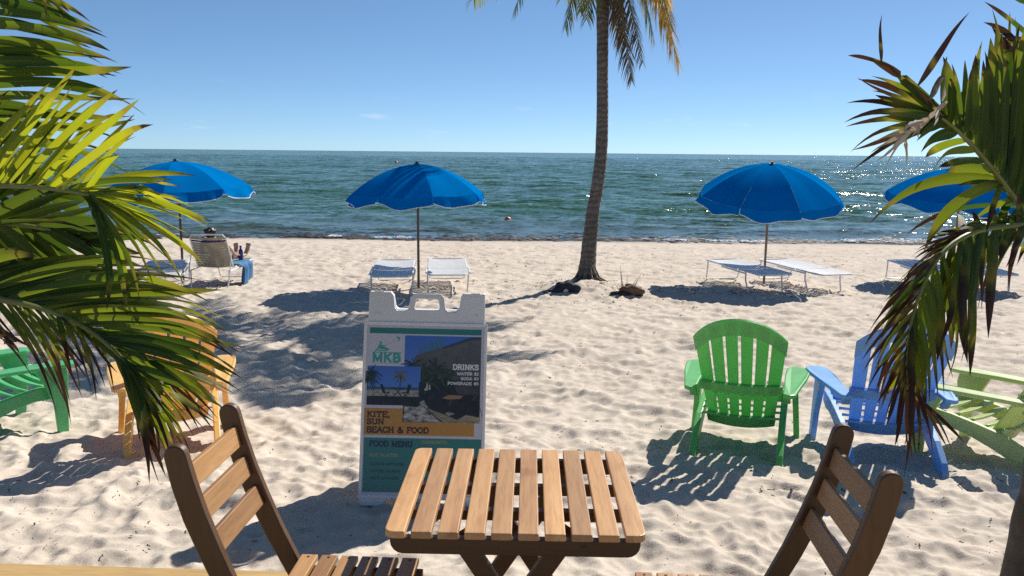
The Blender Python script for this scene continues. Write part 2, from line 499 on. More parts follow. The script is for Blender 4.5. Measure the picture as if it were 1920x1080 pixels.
for i in range(2600):
    x = random.uniform(-19, 19)
    k = gnoise(np.array([x * .35]), np.array([.5]), 80)[0]
    if random.random() > .55 + 1.6 * k: continue
    y = 22.15 + .30 * math.sin(x * .8) + random.gauss(0, .28) + max(0, random.gauss(0, .5)) * (k > .1)
    z = SHORE + .015 if y > 21.9 else ground_z(x, y) + .01
    spots.append((x, y, z, random.uniform(.025, .08), random.uniform(1.3, 3.2), .8, random.uniform(-.4, .4)))
blob_mesh(spots, M_weed, "seaweed", "dark wet seaweed washing in along the waterline", .32)
spots = []
def foamrun(x0, x1, y, n, dens):
    for i in range(n):
        x = random.uniform(x0, x1)
        if gnoise(np.array([x * .9]), np.array([y]), 81)[0] < .25 - dens: continue
        yy = y + .25 * math.sin(x * .7) + random.gauss(0, .12)
        spots.append((x, yy, SHORE + .03, random.uniform(.012, .045), random.uniform(1.2, 2.8), .7, random.uniform(-.3, .3)))
foamrun(4, 16, 22.2, 520, .25); foamrun(9, 16, 22.6, 380, .35); foamrun(-5, -2.6, 22.3, 160, .3); foamrun(-16, -6, 22.4, 160, .1); foamrun(0, 4, 22.2, 60, .1)
blob_mesh(spots, M_foam, "foam", "white foam of small breakers at the waterline", .55)
# dry weed crumbs and twigs scattered on the sand
mb = MB()
def crumb(x, y, s):
    a = random.uniform(0, 6.28); z = ground_z(x, y) + .012
    p = [Vector((x, y, z))]; n = random.choice((2, 3, 4))
    for i in range(n):
        a += random.uniform(-.9, .9)
        p.append(p[-1] + Vector((math.cos(a), math.sin(a), random.uniform(-.12, .3))) * s / n)
    w = random.uniform(.05, .16) * s + .0012
    for i in range(n):
        d = (p[i + 1] - p[i]); sd = Vector((-d.y, d.x, 0)).normalized() * w * random.uniform(.5, 1)
        mb.add([p[i] - sd, p[i] + sd, p[i + 1] + sd, p[i + 1] - sd, (p[i] + p[i + 1]) / 2 + Vector((0, 0, w * .9))], [(0, 1, 4), (1, 2, 4), (2, 3, 4), (3, 0, 4)])
for i in range(5200):
    d = 2.9 * (21.5 / 2.9) ** (random.random() ** .75); x = random.uniform(-.72, .72) * d
    k = gnoise(np.array([x * .8]), np.array([d * .8]), 90)[0]
    if random.random() > .40 + 1.3 * k: continue
    crumb(x, d, random.choice((.008, .012, .016, .026)) * (.6 + d * .09))
for cx, cy, r, n in ((-.1, 12.9, .8, 70), (.55, 12.2, .35, 40), (2.3, 12.3, .6, 90), (1.75, 12.0, .4, 60), (-.2, 11.2, .5, 60), (.0, 16.5, 1.6, 60), (3.4, 17, 3, 90), (-6, 17, 3, 80), (8, 17, 3, 90), (1.0, 19, 4, 160), (5, 14.5, 2, 120), (-2, 14.5, 2, 80), (1.2, 11, 1.2, 80), (3.6, 12.1, .6, 60), (4.3, 12.0, .5, 60), (2.0, 4.0, .5, 25)):
    for i in range(n): crumb(random.gauss(cx, r), random.gauss(cy, r * .35), random.uniform(.02, .07))
o = mb.build("dry_seaweed_litter", M_weed_dry, fix=False); tag(o, "dark crumbs of dry seaweed scattered over the sand", kind="stuff")
# ------------------------------------------------------------------ tall coconut palm
def bark_material():
    m, nt, out = newmat("palm_bark")
    tc = nt.nodes.new("ShaderNodeTexCoord")
    o = tc.outputs["Object"]
    n1 = noise_tex(nt, 3.0, 5, .65, mapping(nt, o, (1, 1, .6)))
    n2 = noise_tex(nt, 26, 5, .7, mapping(nt, o, (1, 1, .35)))
    w = nt.nodes.new("ShaderNodeTexWave"); w.bands_direction = 'Z'; w.inputs["Scale"].default_value = 3.4; w.inputs["Distortion"].default_value = 7; w.inputs["Detail"].default_value = 3
    nt.links.new(o, w.inputs["Vector"])
    c = ramp(nt, n1.outputs[0], [(.3, (.12, .098, .082)), (.7, (.22, .185, .155))])
    c2 = ramp(nt, n2.outputs[0], [(.3, (.55, .53, .5)), (.65, (1.1, 1.08, 1.05))])
    c3 = ramp(nt, w.outputs[0], [(.0, (.72, .70, .68)), (.3, (1, 1, 1))])
    col = mixc(nt, 1, mixc(nt, 1, c.outputs[0], c2.outputs[0], 'MULTIPLY'), c3.outputs[0], 'MULTIPLY')
    p = nt.nodes.new("ShaderNodeBsdfPrincipled"); nt.links.new(col, p.inputs["Base Color"]); p.inputs["Roughness"].default_value = .9
    nb = bump(nt, w.outputs[0], .5, .02); nb = bump(nt, n2.outputs[0], .6, .02, nb); nt.links.new(nb, p.inputs["Normal"])
    nt.links.new(p.outputs[0], out.inputs[0]); return m
M_bark = bark_material()
def frond_material(name, base, tl, dry, drymix):
    """coconut frond seen at some distance: green to straw by strand."""
    m, nt, out = newmat(name)
    tc = nt.nodes.new("ShaderNodeTexCoord")
    n = noise_tex(nt, 3.5, 3, .6, tc.outputs["Object"])
    r = ramp(nt, n.outputs[0], [(.5 - drymix * .5, base), (.75 - drymix * .5, dry)])
    p = nt.nodes.new("ShaderNodeBsdfPrincipled"); nt.links.new(r.outputs[0], p.inputs["Base Color"]); p.inputs["Roughness"].default_value = .45
    t = nt.nodes.new("ShaderNodeBsdfTranslucent"); nt.links.new(mixc(nt, 1, r.outputs[0], (*tl,), 'MULTIPLY'), t.inputs[0])
    mx = nt.nodes.new("ShaderNodeMixShader"); mx.inputs[0].default_value = .42
    nt.links.new(p.outputs[0], mx.inputs[1]); nt.links.new(t.outputs[0], mx.inputs[2]); nt.links.new(mx.outputs[0], out.inputs[0]); return m
M_fr_green = frond_material("coconut_frond_green", (.045, .085, .018), (2.6, 2.6, 1.6), (.16, .14, .035), .3)
M_fr_gold = frond_material("coconut_frond_gold", (.07, .09, .02), (2.6, 2.3, 1.2), (.38, .26, .05), .55)
M_fr_dead = frond_material("coconut_frond_dead", (.085, .065, .04), (1.2, 1.1, .9), (.16, .12, .075), .4)
M_rachis = simple("frond_midrib", (.16, .15, .05), .55, .2, 6)

tp = thing("coconut_palm", "tall coconut palm with ringed grey trunk rising from the open beach", "palm tree", (0, 0, 0))
zc_palm = 12.75
trunk_px = [(1101, 548, 52), (1101, 535, 44), (1101, 522, 37), (1100.5, 508, 34), (1103, 485, 30), (1105, 457, 28), (1109, 425, 26), (1112, 395, 24.5), (1120, 349, 23.5), (1127, 290, 23), (1129.5, 215, 22), (1129.5, 129, 21.3), (1129.8, 70, 22), (1130, 32, 24), (1131, -20, 26), (1133, -70, 30), (1134, -95, 24)]
pts = []; rad = []
def cr(a, b, c, d, t):
    return .5 * ((2 * b) + (-a + c) * t + (2 * a - 5 * b + 4 * c - d) * t * t + (-a + 3 * b - 3 * c + d) * t ** 3)
tk = np.array(trunk_px, float)
for i in range(len(tk) - 1):
    a, b, c, d = tk[max(i - 1, 0)], tk[i], tk[i + 1], tk[min(i + 2, len(tk) - 1)]
    for s in range(6):
        q = cr(a, b, c, d, s / 6)
        pts.append(P(q[0], q[1], zc_palm)); rad.append(q[2] / 2 / F_PX * zc_palm * (1 + .014 * math.sin(len(pts) * 1.9) + random.uniform(-.022, .022)))
mb = MB(); mb.tube(pts, rad, 20)
mb.build("trunk", M_bark, tp, smooth=True, angle=80)
# surface roots
mb = MB()
base = P(1101, 538, zc_palm); base.z = ground_z(base.x, base.y)
for k in range(11):
    a = k * .57 + random.uniform(-.2, .2); L = random.uniform(.28, .5)
    q = [base + Vector((math.cos(a) * r, math.sin(a) * r, 0)) for r in (.06, .13, .18, L * .72)]
    for j, p in enumerate(q): p.z = ground_z(p.x, p.y) + (.20, .10, .035, -.03)[j]
    mb.tube(q, [.05, .036, .022, .010], 6)
mb.build("root", M_bark, tp, smooth=True)
CROWN = P(1134, -80, zc_palm)
def palm_frond(tip, arch, n, ll, mat, hang=1.0, rmat=None, windx=0.0, start=None, t0=.16):
    """rachis from the crown to tip rising arch metres above the chord; leaflets both sides hanging by hang."""
    A = Vector(start) if start is not None else CROWN + Vector((random.uniform(-.06, .06), random.uniform(-.06, .06), random.uniform(-.05, .1)))
    T = Vector(tip); pts = []
    for i in range(15):
        s = i / 14
        p = A.lerp(T, s ** .9); p.z += arch * 4 * s * (1 - s) * (1.25 - .5 * s)
        pts.append(p)
    mb = MB(); mb.tube(pts, [.030 - .026 * (i / 14) for i in range(15)], 6)
    ra = mb.build("frond", rmat or M_rachis, tp, smooth=True)
    lb = MB()
    for i in range(n):
        s = t0 + (1 - t0) * i / (n - 1); k = min(13, int(s * 14)); f = s * 14 - k
        b = pts[k].lerp(pts[k + 1], f); d = (pts[k + 1] - pts[k]).normalized()
        side = d.cross(Vector((0, 0, 1)))
        if side.length < .2: side = Vector((1, 0, 0))
        side.normalize()
        L = ll * (math.sin(math.pi * (s * .80 + .14)) ** .6) * random.uniform(.8, 1.12)
        for sg in (-1, 1):
            if random.random() < .04: continue
            dirv = (side * sg * random.uniform(.55, .9) + d * random.uniform(.5, .9) + Vector((windx, 0, -.25 * hang))).normalized()
            q = b.copy(); w = random.uniform(.016, .025) * (ll / .6) ** .5; st = 5; rows = []
            for j in range(st + 1):
                u = j / st; ww = w * (1 - u ** 2.2) * (1 if j else .5)
                rows.append((q + d * ww, q - d * ww)); 
                dirv = (dirv + Vector((windx * .3, 0, -.34 * hang * (u + .15))) + Vector((random.uniform(-.07, .07), random.uniform(-.07, .07), 0))).normalized()
                q = q + dirv * L / st
            vs = [p for r in rows for p in r]
            lb.add(vs, [(2 * j, 2 * j + 1, 2 * j + 3, 2 * j + 2) for j in range(st)])
    o = lb.build("leaflets", mat, ra, fix=False); tag(o, kind="stuff")
Z = Vector
def at(px, py, dz=0.0): return P(px, py, zc_palm + dz)
palm_frond(at(1272, 118, -.4), .62, 80, .78, M_fr_gold, 1.1, windx=.05)
palm_frond(at(1255, 15, .5), .75, 70, .75, M_fr_gold, 1.0)
palm_frond(at(1184, 150, -.3), .25, 76, .55, M_fr_dead, 1.7)
palm_frond(at(1165, 80, .3), .2, 60, .5, M_fr_dead, 1.7)
palm_frond(at(1060, 50, -.2), .55, 64, .62, M_fr_green, 1.5)
palm_frond(at(1088, 20, .6), .45, 56, .55, M_fr_green, 1.4)
palm_frond(at(1225, 70, .2), .6, 60, .7, M_fr_green, 1.2)
palm_frond(at(1262, 60, -.8), .7, 70, .8, M_fr_gold, 1.2, windx=.04)
palm_frond(at(1205, 115, -.6), .4, 60, .55, M_fr_dead, 1.5)
palm_frond(at(1100, 35, -.5), .4, 50, .55, M_fr_green, 1.3)
palm_frond(at(964, 22, -.5), .95, 64, .52, M_fr_green, 1.7)
for az, L, drop, arch in ((195, 2.9, .15, .55), (172, 3.1, -.35, .6), (222, 3.0, .35, .6), (250, 2.8, .6, .5), (285, 2.7, .4, .6), (330, 2.6, .2, .6), (20, 2.6, -.5, .6), (60, 2.6, -.6, .6), (100, 2.7, .1, .7), (135, 3.0, .25, .7), (150, 3.0, -.9, .5), (300, 2.2, -1.1, .4), (240, 2.3, -1.3, .4), (110, 2.3, -1.2, .4), (205, 3.1, -.2, .7), (0, 2.2, -.9, .5)):
    a = math.radians(az)
    palm_frond(CROWN + Vector((math.cos(a) * L, math.sin(a) * L, -drop)), arch, 66, .78, M_fr_green, 1.0)

# ------------------------------------------------------------------ beach umbrellas
M_blue = simple("umbrella_fabric", (.001, .235, .58), .8, .06, 3, trans=.45, tcol=(.001, .32, .76), spec=.0, bmp=.08, bscale=300)
M_trim = simple("white_trim", (.72, .72, .70), .7, .05, 5)
M_pole_wood = simple("umbrella_pole_wood", (.26, .15, .075), .5, .25, 9)
M_pole_dark = simple("umbrella_pole_bronze", (.10, .068, .05), .45, .2, 9)
M_cap = simple("umbrella_cap", (.02, .02, .025), .5, .1, 5)
M_rib = simple("umbrella_rib", (.45, .45, .46), .4, .1, 5)

def umbrella(label, base, height, R, rise, tilt, tdir, spin, wave, seed, pole_mat, sections=None):
    """base on the sand; canopy leans tilt rad towards azimuth tdir (deg, from +x)."""
    rr = random.Random(seed)
    t = thing("beach_umbrella", label, "umbrella", base, 0, "blue beach umbrellas in a row on the sand")
    a = math.radians(tdir); lean = Vector((math.cos(a), math.sin(a), 0))
    jt = Vector((0, 0, height - rise - .10))                      # tilt joint
    ax = Vector((0, 0, 1)).cross(lean)
    Rm = Matrix.Translation(jt) @ Matrix.Rotation(tilt, 4, ax)
    up = rise + .10
    mb = MB(); mb.tube([(0, 0, -.25), jt], .019, 10); mb.build("pole", pole_mat, t, smooth=True)
    mb = MB(); mb.tube([jt, Rm @ Vector((0, 0, up - .01))], .016, 10); mb.build("upper_pole", M_rib if pole_mat is M_pole_wood else pole_mat, t, smooth=True)
    def surf(ang, s, sag=True):
        """s 0..1 from apex to rim along the panel; scalloped between ribs."""
        k = ((ang - spin) / (math.pi / 4)) % 1.0
        flat = math.cos(math.pi / 8) / math.cos((k - .5) * math.pi / 4)
        r = R * s * (flat * .75 + .25)
        z = up - rise * (s ** 2.1 * .88 + s * .12)
        z += .035 * s * (1 - abs(2 * k - 1)) * (-1 if s < .9 else -.6)
        return Vector((r * math.cos(ang), r * math.sin(ang), z))
    for p in range(8):
        g = []
        for i in range(9):
            s = i / 8
            g.append([Rm @ surf(spin + (p + .004 + .992 * j / 6) * math.pi / 4, max(s, .03)) for j in range(7)])
        mb = MB(); mb.sheet(g, .003)
        pan = mb.build("canopy_panel", M_blue, t, smooth=True, angle=60)
        # hanging valance flap with a wavy hem and white edge
        g = []; hem = []
        flare = [rr.uniform(-.6, 1.0) for _ in range(2)]
        for i in range(4):
            row = []
            for j in range(13):
                k = j / 12; ang = spin + (p + .006 + .988 * k) * math.pi / 4
                b = surf(ang, 1.0); out = Vector((math.cos(ang), math.sin(ang), 0))
                h = (.10 + .065 * math.sin(math.pi * k) * (1 if p % 2 else .8) + .012 * math.sin(k * 9 + p)) * (i / 3)
                f = (flare[0] * (1 - k) + flare[1] * k) * wave
                q = b + Vector((0, 0, -h * (1 - .35 * abs(f)))) + out * (h * (.30 + f) + .006 + .030 * math.sin(k * 11 + p * 2) * i / 3)
                row.append(Rm @ q)
                if i == 3: hem.append(Rm @ (q + Vector((0, 0, -.004))))
            g.append(row)
        mb = MB(); mb.sheet(g, .0025); val = mb.build("valance", M_blue, t, smooth=True, angle=60)
        mb = MB(); mb.tube(hem, .0065, 5); mb.build("trim", M_trim, val, smooth=True)
        mb = MB(); mb.tube([Rm @ (surf(spin + p * math.pi / 4, s) + Vector((0, 0, -.014))) for s in (.05, .3, .55, .8, .99)], .005, 5); mb.build("rib", M_rib, t)
        an = spin + p * math.pi / 4; mb = MB(); mb.tube([Rm @ Vector((0, 0, up - rise * .75)), Rm @ (surf(an, .5) + Vector((0, 0, -.015)))], .004, 5); mb.build("strut", M_rib, t)
    mb = MB()
    for r_, z_, h_ in ((.045, up - .006, .016), (.022, up + .008, .03)):
        mb.prism([(r_ * math.cos(q * math.pi / 6), r_ * math.sin(q * math.pi / 6)) for q in range(12)], z_, z_ + h_, Rm)
    mb.build("cap", M_cap, t, smooth=True)
    return t
UB = [G(344, 527), G(785, 541), G(1432, 533), G(1784, 528)]
def umb_at(i, label, apex_px, width_px, rise, tilt, tdir, spin, wave, pole):
    b = UB[i]; dpt = (b.y * math.cos(PITCH) + (CAM_Z - b.z) * math.sin(PITCH))
    top = P(apex_px[0], apex_px[1], dpt)
    umbrella(label, b, top.z - b.z, width_px / 2 / F_PX * dpt, rise, tilt, tdir, spin, wave, 10 + i, pole)

# ------------------------------------------------------------------ strap loungers
M_tube = simple("white_tube", (.74, .73, .70), .35, .06, 8, spec=.5)
M_strap = simple("vinyl_strap", (.78, .77, .74), .45, .07, 5, trans=.10)
M_strap_tan = simple("vinyl_strap_tan", (.40, .35, .28), .5, .12, 7, trans=.25)
M_strap_navy = simple("vinyl_strap_navy", (.012, .02, .09), .45, .1, 5)
def lounger(label, loc, rz, back=0.0, sag=.02, strap=None, scale=.94):
    """local: +y is the foot end, head end at -y; back = backrest angle."""
    t = thing("beach_lounger", label, "lounger", loc, rz, "white strap loungers on the beach"); t.scale = (scale, scale, scale)
    st = strap or M_strap
    W = .31; H = .34; hinge = -.28
    ca, sa = math.cos(back), math.sin(back)
    def bk(y, z=0.0):               # backrest coordinates
        d = hinge - y
        return (hinge - d * ca + z * sa * 0, H + d * sa + z)
    mb = MB()
    foot = [(-W, hinge + .02, H), (-W, .86, H), (-W + .05, .95, H), (W - .05, .95, H), (W, .86, H), (W, hinge + .02, H)]
    mb.tube(foot, .0125, 8)
    mb.tube([(-W - .03, hinge - .34, H - .02), (-W - .03, hinge + .5, H - .02)], .0125, 8); mb.tube([(W + .03, hinge - .34, H - .02), (W + .03, hinge + .5, H - .02)], .0125, 8)
    mb.build("frame", M_tube, t, smooth=True)
    mb = MB()
    bp = [(-W + .015, *bk(hinge - .01)), (-W + .015, *bk(hinge - .62)), (-W + .06, *bk(hinge - .70)), (W - .06, *bk(hinge - .70)), (W - .015, *bk(hinge - .62)), (W - .015, *bk(hinge - .01))]
    mb.tube(bp, .0125, 8)
    if back > .2:
        for sx in (-1, 1): mb.tube([(sx * (W + .02), *bk(hinge - .34)), (sx * (W + .03), hinge - .34, H - .02)], .009, 6)
    mb.build("backrest_frame", M_tube, t, smooth=True)
    for y0, s in ((.80, 1), (hinge - .30, -1)):
        mb = MB(); k = W + .005
        mb.tube([(-k, y0, H), (-k, y0 + s * .01, .2), (-k + .02, y0 + s * .08, .02), (-k + .06, y0 + s * .09, .004), (k - .06, y0 + s * .09, .004), (k - .02, y0 + s * .08, .02), (k, y0 + s * .01, .2), (k, y0, H)], .0125, 8)
        mb.build("leg", M_tube, t, smooth=True)
    def straps(name, ys_, fn, mat):
        mb = MB()
        for y in ys_:
            g = []
            for e in ((-.0185, .0185) if mat is not M_strap_tan else (-.0235, .0235)):
                row = []
                for j in range(9):
                    x = -W + .004 + (2 * W - .008) * j / 8
                    yy, zz = fn(y + e)
                    row.append((x, yy, zz + .012 - sag * math.sin(math.pi * j / 8)))
                g.append(row)
            mb.sheet(g, .004)
        return tag(mb.build(name, mat, t, smooth=True), kind="stuff")
    straps("seat_straps", [hinge + .05 + .0525 * i for i in range(22)], lambda y: (y, H), st)
    n = [hinge - .04 - .0525 * i for i in range(12)]
    if strap is not None:
        straps("backrest_straps", n[:10] + n[11:], bk, st); straps("accent_strap", n[10:11], bk, M_strap_navy)
    else:
        straps("backrest_straps", n, bk, st)
    return t

# ------------------------------------------------------------------ resin adirondack chairs
def plastic(name, col, tcol, rough=.38):
    return simple(name, col, rough, .12, 5, trans=.36, tcol=tcol, spec=.5, bmp=.06, bscale=90)
def adirondack(label, mat, loc, rz, tilt=None):
    t = thing("adirondack_chair", label, "chair", loc, rz, "coloured adirondack chairs facing the sea", tilt=tilt); t.scale = (.94, .94, .94)
    def B(u, v):
        hw = .205 + .10 * v - .02 * v * v
        y = -.06 - .42 * v - .03 * v * v + .055 * u * u; z = .205 + .735 * v
        return Vector((u * hw, y, z))
    vtop = lambda u: 1 - .155 * u * u - .03 * u ** 4
    for k in range(6):
        u0 = -1 + k / 3 + (.0 if k == 0 else .034); u1 = -1 + (k + 1) / 3 - (.0 if k == 5 else .034)
        g = []
        for i in range(11):
            g.append([B(u, .03 + (vtop(u) - .04) * i / 10) for u in (u0, (u0 + u1) / 2, u1)])
        mb = MB(); mb.sheet(g, .013); mb.build("back_slat", mat, t, smooth=True)
    def band(name, f0, f1, off, th, span=1.0, n=16):
        g = []
        for i in range(4):
            g.append([B(u, f0(u) + (f1(u) - f0(u)) * i / 3) for u in [span * (-1 + 2 * j / n) for j in range(n + 1)]])
        mb = MB(); mb.sheet(g, th, off); return mb.build(name, mat, t, smooth=True)
    band("top_band", lambda u: vtop(u) - .135, lambda u: vtop(u) + .005, OFFS * .012, .016, 1.01)
    band("back_rail", lambda u: .30, lambda u: .385, OFFS * .016, .022, 1.04)
    band("lower_rail", lambda u: -.03 - .02 * (1 - u * u), lambda u: .055, OFFS * .016, .022, 1.0)
    for k in range(6):
        y = .36 - .083 * k; z = .335 - .0205 * k - (.02 if k == 0 else 0)
        g = [[Vector((x, y + e * .036, z - e * .010 - .012 * (1 - (x / .25) ** 2))) for x in (-.245, -.12, 0, .12, .245)] for e in (-1, 1)]
        mb = MB(); mb.sheet(g, .016); mb.build("seat_slat", mat, t, smooth=True, bevel=.004)
    mb = MB(); mb.bar((-.25, .405, .28), (.25, .405, .28), .02, .09); mb.build("front_apron", mat, t, bevel=.006)
    YZ = lambda sx: Matrix(((0, 0, 1, sx), (1, 0, 0, 0), (0, 1, 0, 0), (0, 0, 0, 1)))
    for sx in (-1, 1):
        poly = [(.40, .325), (.41, .25), (.33, .215), (.22, .215), (.10, .19), (-.06, .13), (-.22, .055), (-.315, .0), (-.335, -.03), (-.425, -.03), (-.42, .0), (-.36, .085), (-.22, .18), (-.10, .235), (.05, .27), (.2, .30)]
        mb = MB(); mb.prism(poly, -.02, .02, YZ(sx * .262)); mb.build("side_rail", mat, t, bevel=.006)
        poly = [(.315, .45), (.415, .45), (.43, .39), (.415, .2), (.40, -.03), (.335, -.03), (.325, .18), (.27, .34), (.225, .425), (.215, .45)]
        mb = MB(); mb.prism(poly, -.019, .019, YZ(sx * .318) @ Matrix.Rotation(0, 4, 'X'))
        # splay the foot outwards a little
        mb.v = [(x + sx * (.03 * (1 - z / .45)), y, z) for x, y, z in mb.v]
        mb.build("leg", mat, t, bevel=.006)
        arm = []
        for (x, y) in ((.262, .40), (.258, .15), (.262, -.10), (.262, -.31), (.305, -.335), (.335, -.31), (.365, -.1), (.395, .1), (.412, .27), (.415, .38), (.40, .44), (.37, .475), (.32, .485), (.285, .465)):
            arm.append((x * sx, y))
        mb = MB(); mb.prism(arm if sx > 0 else arm[::-1], 0, .026)
        mb.v = [(x, y, z + .452 - .05 * max(0, .3 - y) ** 1.5 + .012 * max(0, (.40 - y)) - .30 * max(0, y - .36) ** 2) for x, y, z in mb.v]
        mb.build("arm", mat, t, bevel=.008)
        mb = MB(); mb.bar((sx * .285, -.29, .455), (sx * .285, -.215, .39), .045, .03, (0, 1, 0)); mb.build("arm_bracket", mat, t, bevel=.005)
    return t
OFFS = -1
# ------------------------------------------------------------------ oiled wood
def wood_material(name, ca, cb, axis, rough=.42):
    """planed acacia: grain runs along local axis; every piece a little different."""
    m, nt, out = newmat(name)
    tc = nt.nodes.new("ShaderNodeTexCoord"); oi = nt.nodes.new("ShaderNodeObjectInfo")
    sc = [9, 9, 9]; sc["xyz".index(axis)] = .9
    vec = nt.nodes.new("ShaderNodeVectorMath"); vec.operation = 'ADD'
    nt.links.new(tc.outputs["Object"], vec.inputs[0])
    cmb = nt.nodes.new("ShaderNodeCombineXYZ"); r13 = fmath(nt, 'MULTIPLY', oi.outputs["Random"], 13.0)
    for i in range(3): nt.links.new(r13, cmb.inputs[i])
    nt.links.new(cmb.outputs[0], vec.inputs[1])
    mp = mapping(nt, vec.outputs[0], sc)
    n1 = noise_tex(nt, 1.3, 4, .55, mp, .8)
    n2 = noise_tex(nt, 9.0, 5, .65, mp, .3)
    n3 = noise_tex(nt, 5.0, 2, .5, vec.outputs[0])
    c = ramp(nt, n1.outputs[0], [(.25, ca), (.75, cb)])
    g = ramp(nt, n2.outputs[0], [(.3, (.80, .76, .72)), (.55, (1, 1, 1)), (.8, (1.06, 1.06, 1.05))])
    kn = ramp(nt, n3.outputs[0], [(.25, (.74, .66, .58)), (.36, (1, 1, 1))])
    tone = ramp(nt, oi.outputs["Random"], [(0, (.74, .70, .66)), (.5, (.98, .95, .90)), (1, (1.16, 1.12, 1.0))])
    col = c.outputs[0]
    for q in (g, kn, tone): col = mixc(nt, 1, col, q.outputs[0], 'MULTIPLY')
    p = nt.nodes.new("ShaderNodeBsdfPrincipled"); nt.links.new(col, p.inputs["Base Color"])
    setin(p, Roughness=rough); p.inputs["Specular IOR Level"].default_value = .4
    nt.links.new(bump(nt, n2.outputs[0], .25, .004), p.inputs["Normal"])
    nt.links.new(p.outputs[0], out.inputs[0]); return m
M_wood_y = wood_material("acacia_grain_y", (.40, .212, .098), (.60, .36, .176), 'y')
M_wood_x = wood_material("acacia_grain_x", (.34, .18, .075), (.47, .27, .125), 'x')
M_wood_z_shade = wood_material("acacia_grain_z_shade", (.085, .042, .018), (.13, .066, .029), 'z')  # same acacia, darkened: shade of the posts and legs is in the colour
M_wood_shade = wood_material("acacia_shade", (.06, .03, .014), (.09, .046, .02), 'x')  # same acacia again, with the shade under the tops painted into it
M_deck = wood_material("deck_timber", (.40, .26, .11), (.52, .36, .17), 'x', .7)
M_screw = simple("screw_steel", (.05, .045, .04), .4, .1, 5, metal=.6)
DECK = 0.28

# ------------------------------------------------------------------ deck that the table stands on
deck = thing("deck", "low timber deck whose sunlit edge crosses the bottom left corner", "deck", (0, 0, DECK))
E0 = Vector((-2.9, 2.985)); E1 = Vector((2.9, 2.765))
ed = (E1 - E0).normalized(); en = Vector((ed.y, -ed.x))           # en points towards the camera
ea = math.atan2(ed.y, ed.x)
for k in range(24):
    c = (E0 + E1) / 2 + en * (.071 + .148 * k)
    mb = MB(); mb.box((0, 0, -.0145), (5.8, .142, .029))
    o = mb.build("plank", M_deck, deck, bevel=.003); o.location = (c.x, c.y, 0); o.rotation_euler = (0, 0, ea)
mb = MB(); mb.box((0, 0, -.155), (5.8, .03, .25))
o = mb.build("fascia", M_deck, deck, bevel=.003); c = (E0 + E1) / 2 + en * .017; o.location = (c.x, c.y, 0); o.rotation_euler = (0, 0, ea)

# ------------------------------------------------------------------ slatted folding table
def table(loc, rz):
    t = thing("folding_table", "small folding table with ten sunlit wooden slats in front of the menu board", "table", loc, rz)
    W, D, H = .602, .545, .71
    sw = .0475; gap = (W - 10 * sw) / 9
    for k in range(10):
        x0 = -W / 2 + k * (sw + gap); x1 = x0 + sw; r = .022
        def corner(cx, cy, a0):
            return [(cx + r * math.cos(a0 + q * math.pi / 8), cy + r * math.sin(a0 + q * math.pi / 8)) for q in range(5)]
        y0, y1 = -D / 2, D / 2
        if k == 0: poly = corner(x0 + r, y1 - r, math.pi / 2) + corner(x0 + r, y0 + r, math.pi) + [(x1, y0), (x1, y1)]
        elif k == 9: poly = corner(x1 - r, y0 + r, -math.pi / 2) + corner(x1 - r, y1 - r, 0) + [(x0, y1), (x0, y0)]
        else: poly = [(x0, y0), (x1, y0), (x1, y1), (x0, y1)]
        mb = MB(); mb.prism(poly, H - .018, H); mb.build("slat", M_wood_y, t, bevel=.0025)
    for y, h, w in ((-D / 2 + .018, .040, .022), (D / 2 - .03, .040, .022)):
        r = .03; L = W / 2 - .012
        poly = [(-L, H - .0185), (-L, H - .0185 - h + r)] + [(-L + r - r * math.cos(q * math.pi / 8), H - .0185 - h + r - r * math.sin(q * math.pi / 8)) for q in range(1, 5)]
        poly += [(L - r + r * math.sin(q * math.pi / 8), H - .0185 - h + r - r * math.cos(q * math.pi / 8)) for q in range(0, 5)] + [(L, H - .0185)]
        mb = MB(); mb.prism(poly, -w / 2, w / 2, Matrix(((1, 0, 0, 0), (0, 0, -1, y), (0, 1, 0, 0), (0, 0, 0, 1)))); mb.build("apron", M_wood_shade, t, bevel=.003)
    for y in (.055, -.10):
        mb = MB(); mb.box((0, y, H - .0185 - .013), (W - .05, .028, .025)); mb.build("crossbar", M_wood_shade, t, bevel=.002)
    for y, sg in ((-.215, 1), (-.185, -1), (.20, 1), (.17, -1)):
        mb = MB(); mb.bar((sg * -.135, y, H - .03), (sg * .30, y, .005), .024, .045, (0, 0, 1)); mb.build("leg", M_wood_shade, t, bevel=.003)
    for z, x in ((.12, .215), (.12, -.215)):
        mb = MB(); mb.box((x, 0, z), (.024, .40, .04)); mb.build("stretcher", M_wood_shade, t, bevel=.003)
    mb = MB(); mb.tube([(.16, -D / 2 + .0065, H - .036), (.16, -D / 2 + .0045, H - .036)], .006, 10); mb.build("screw", M_screw, t)
    return t

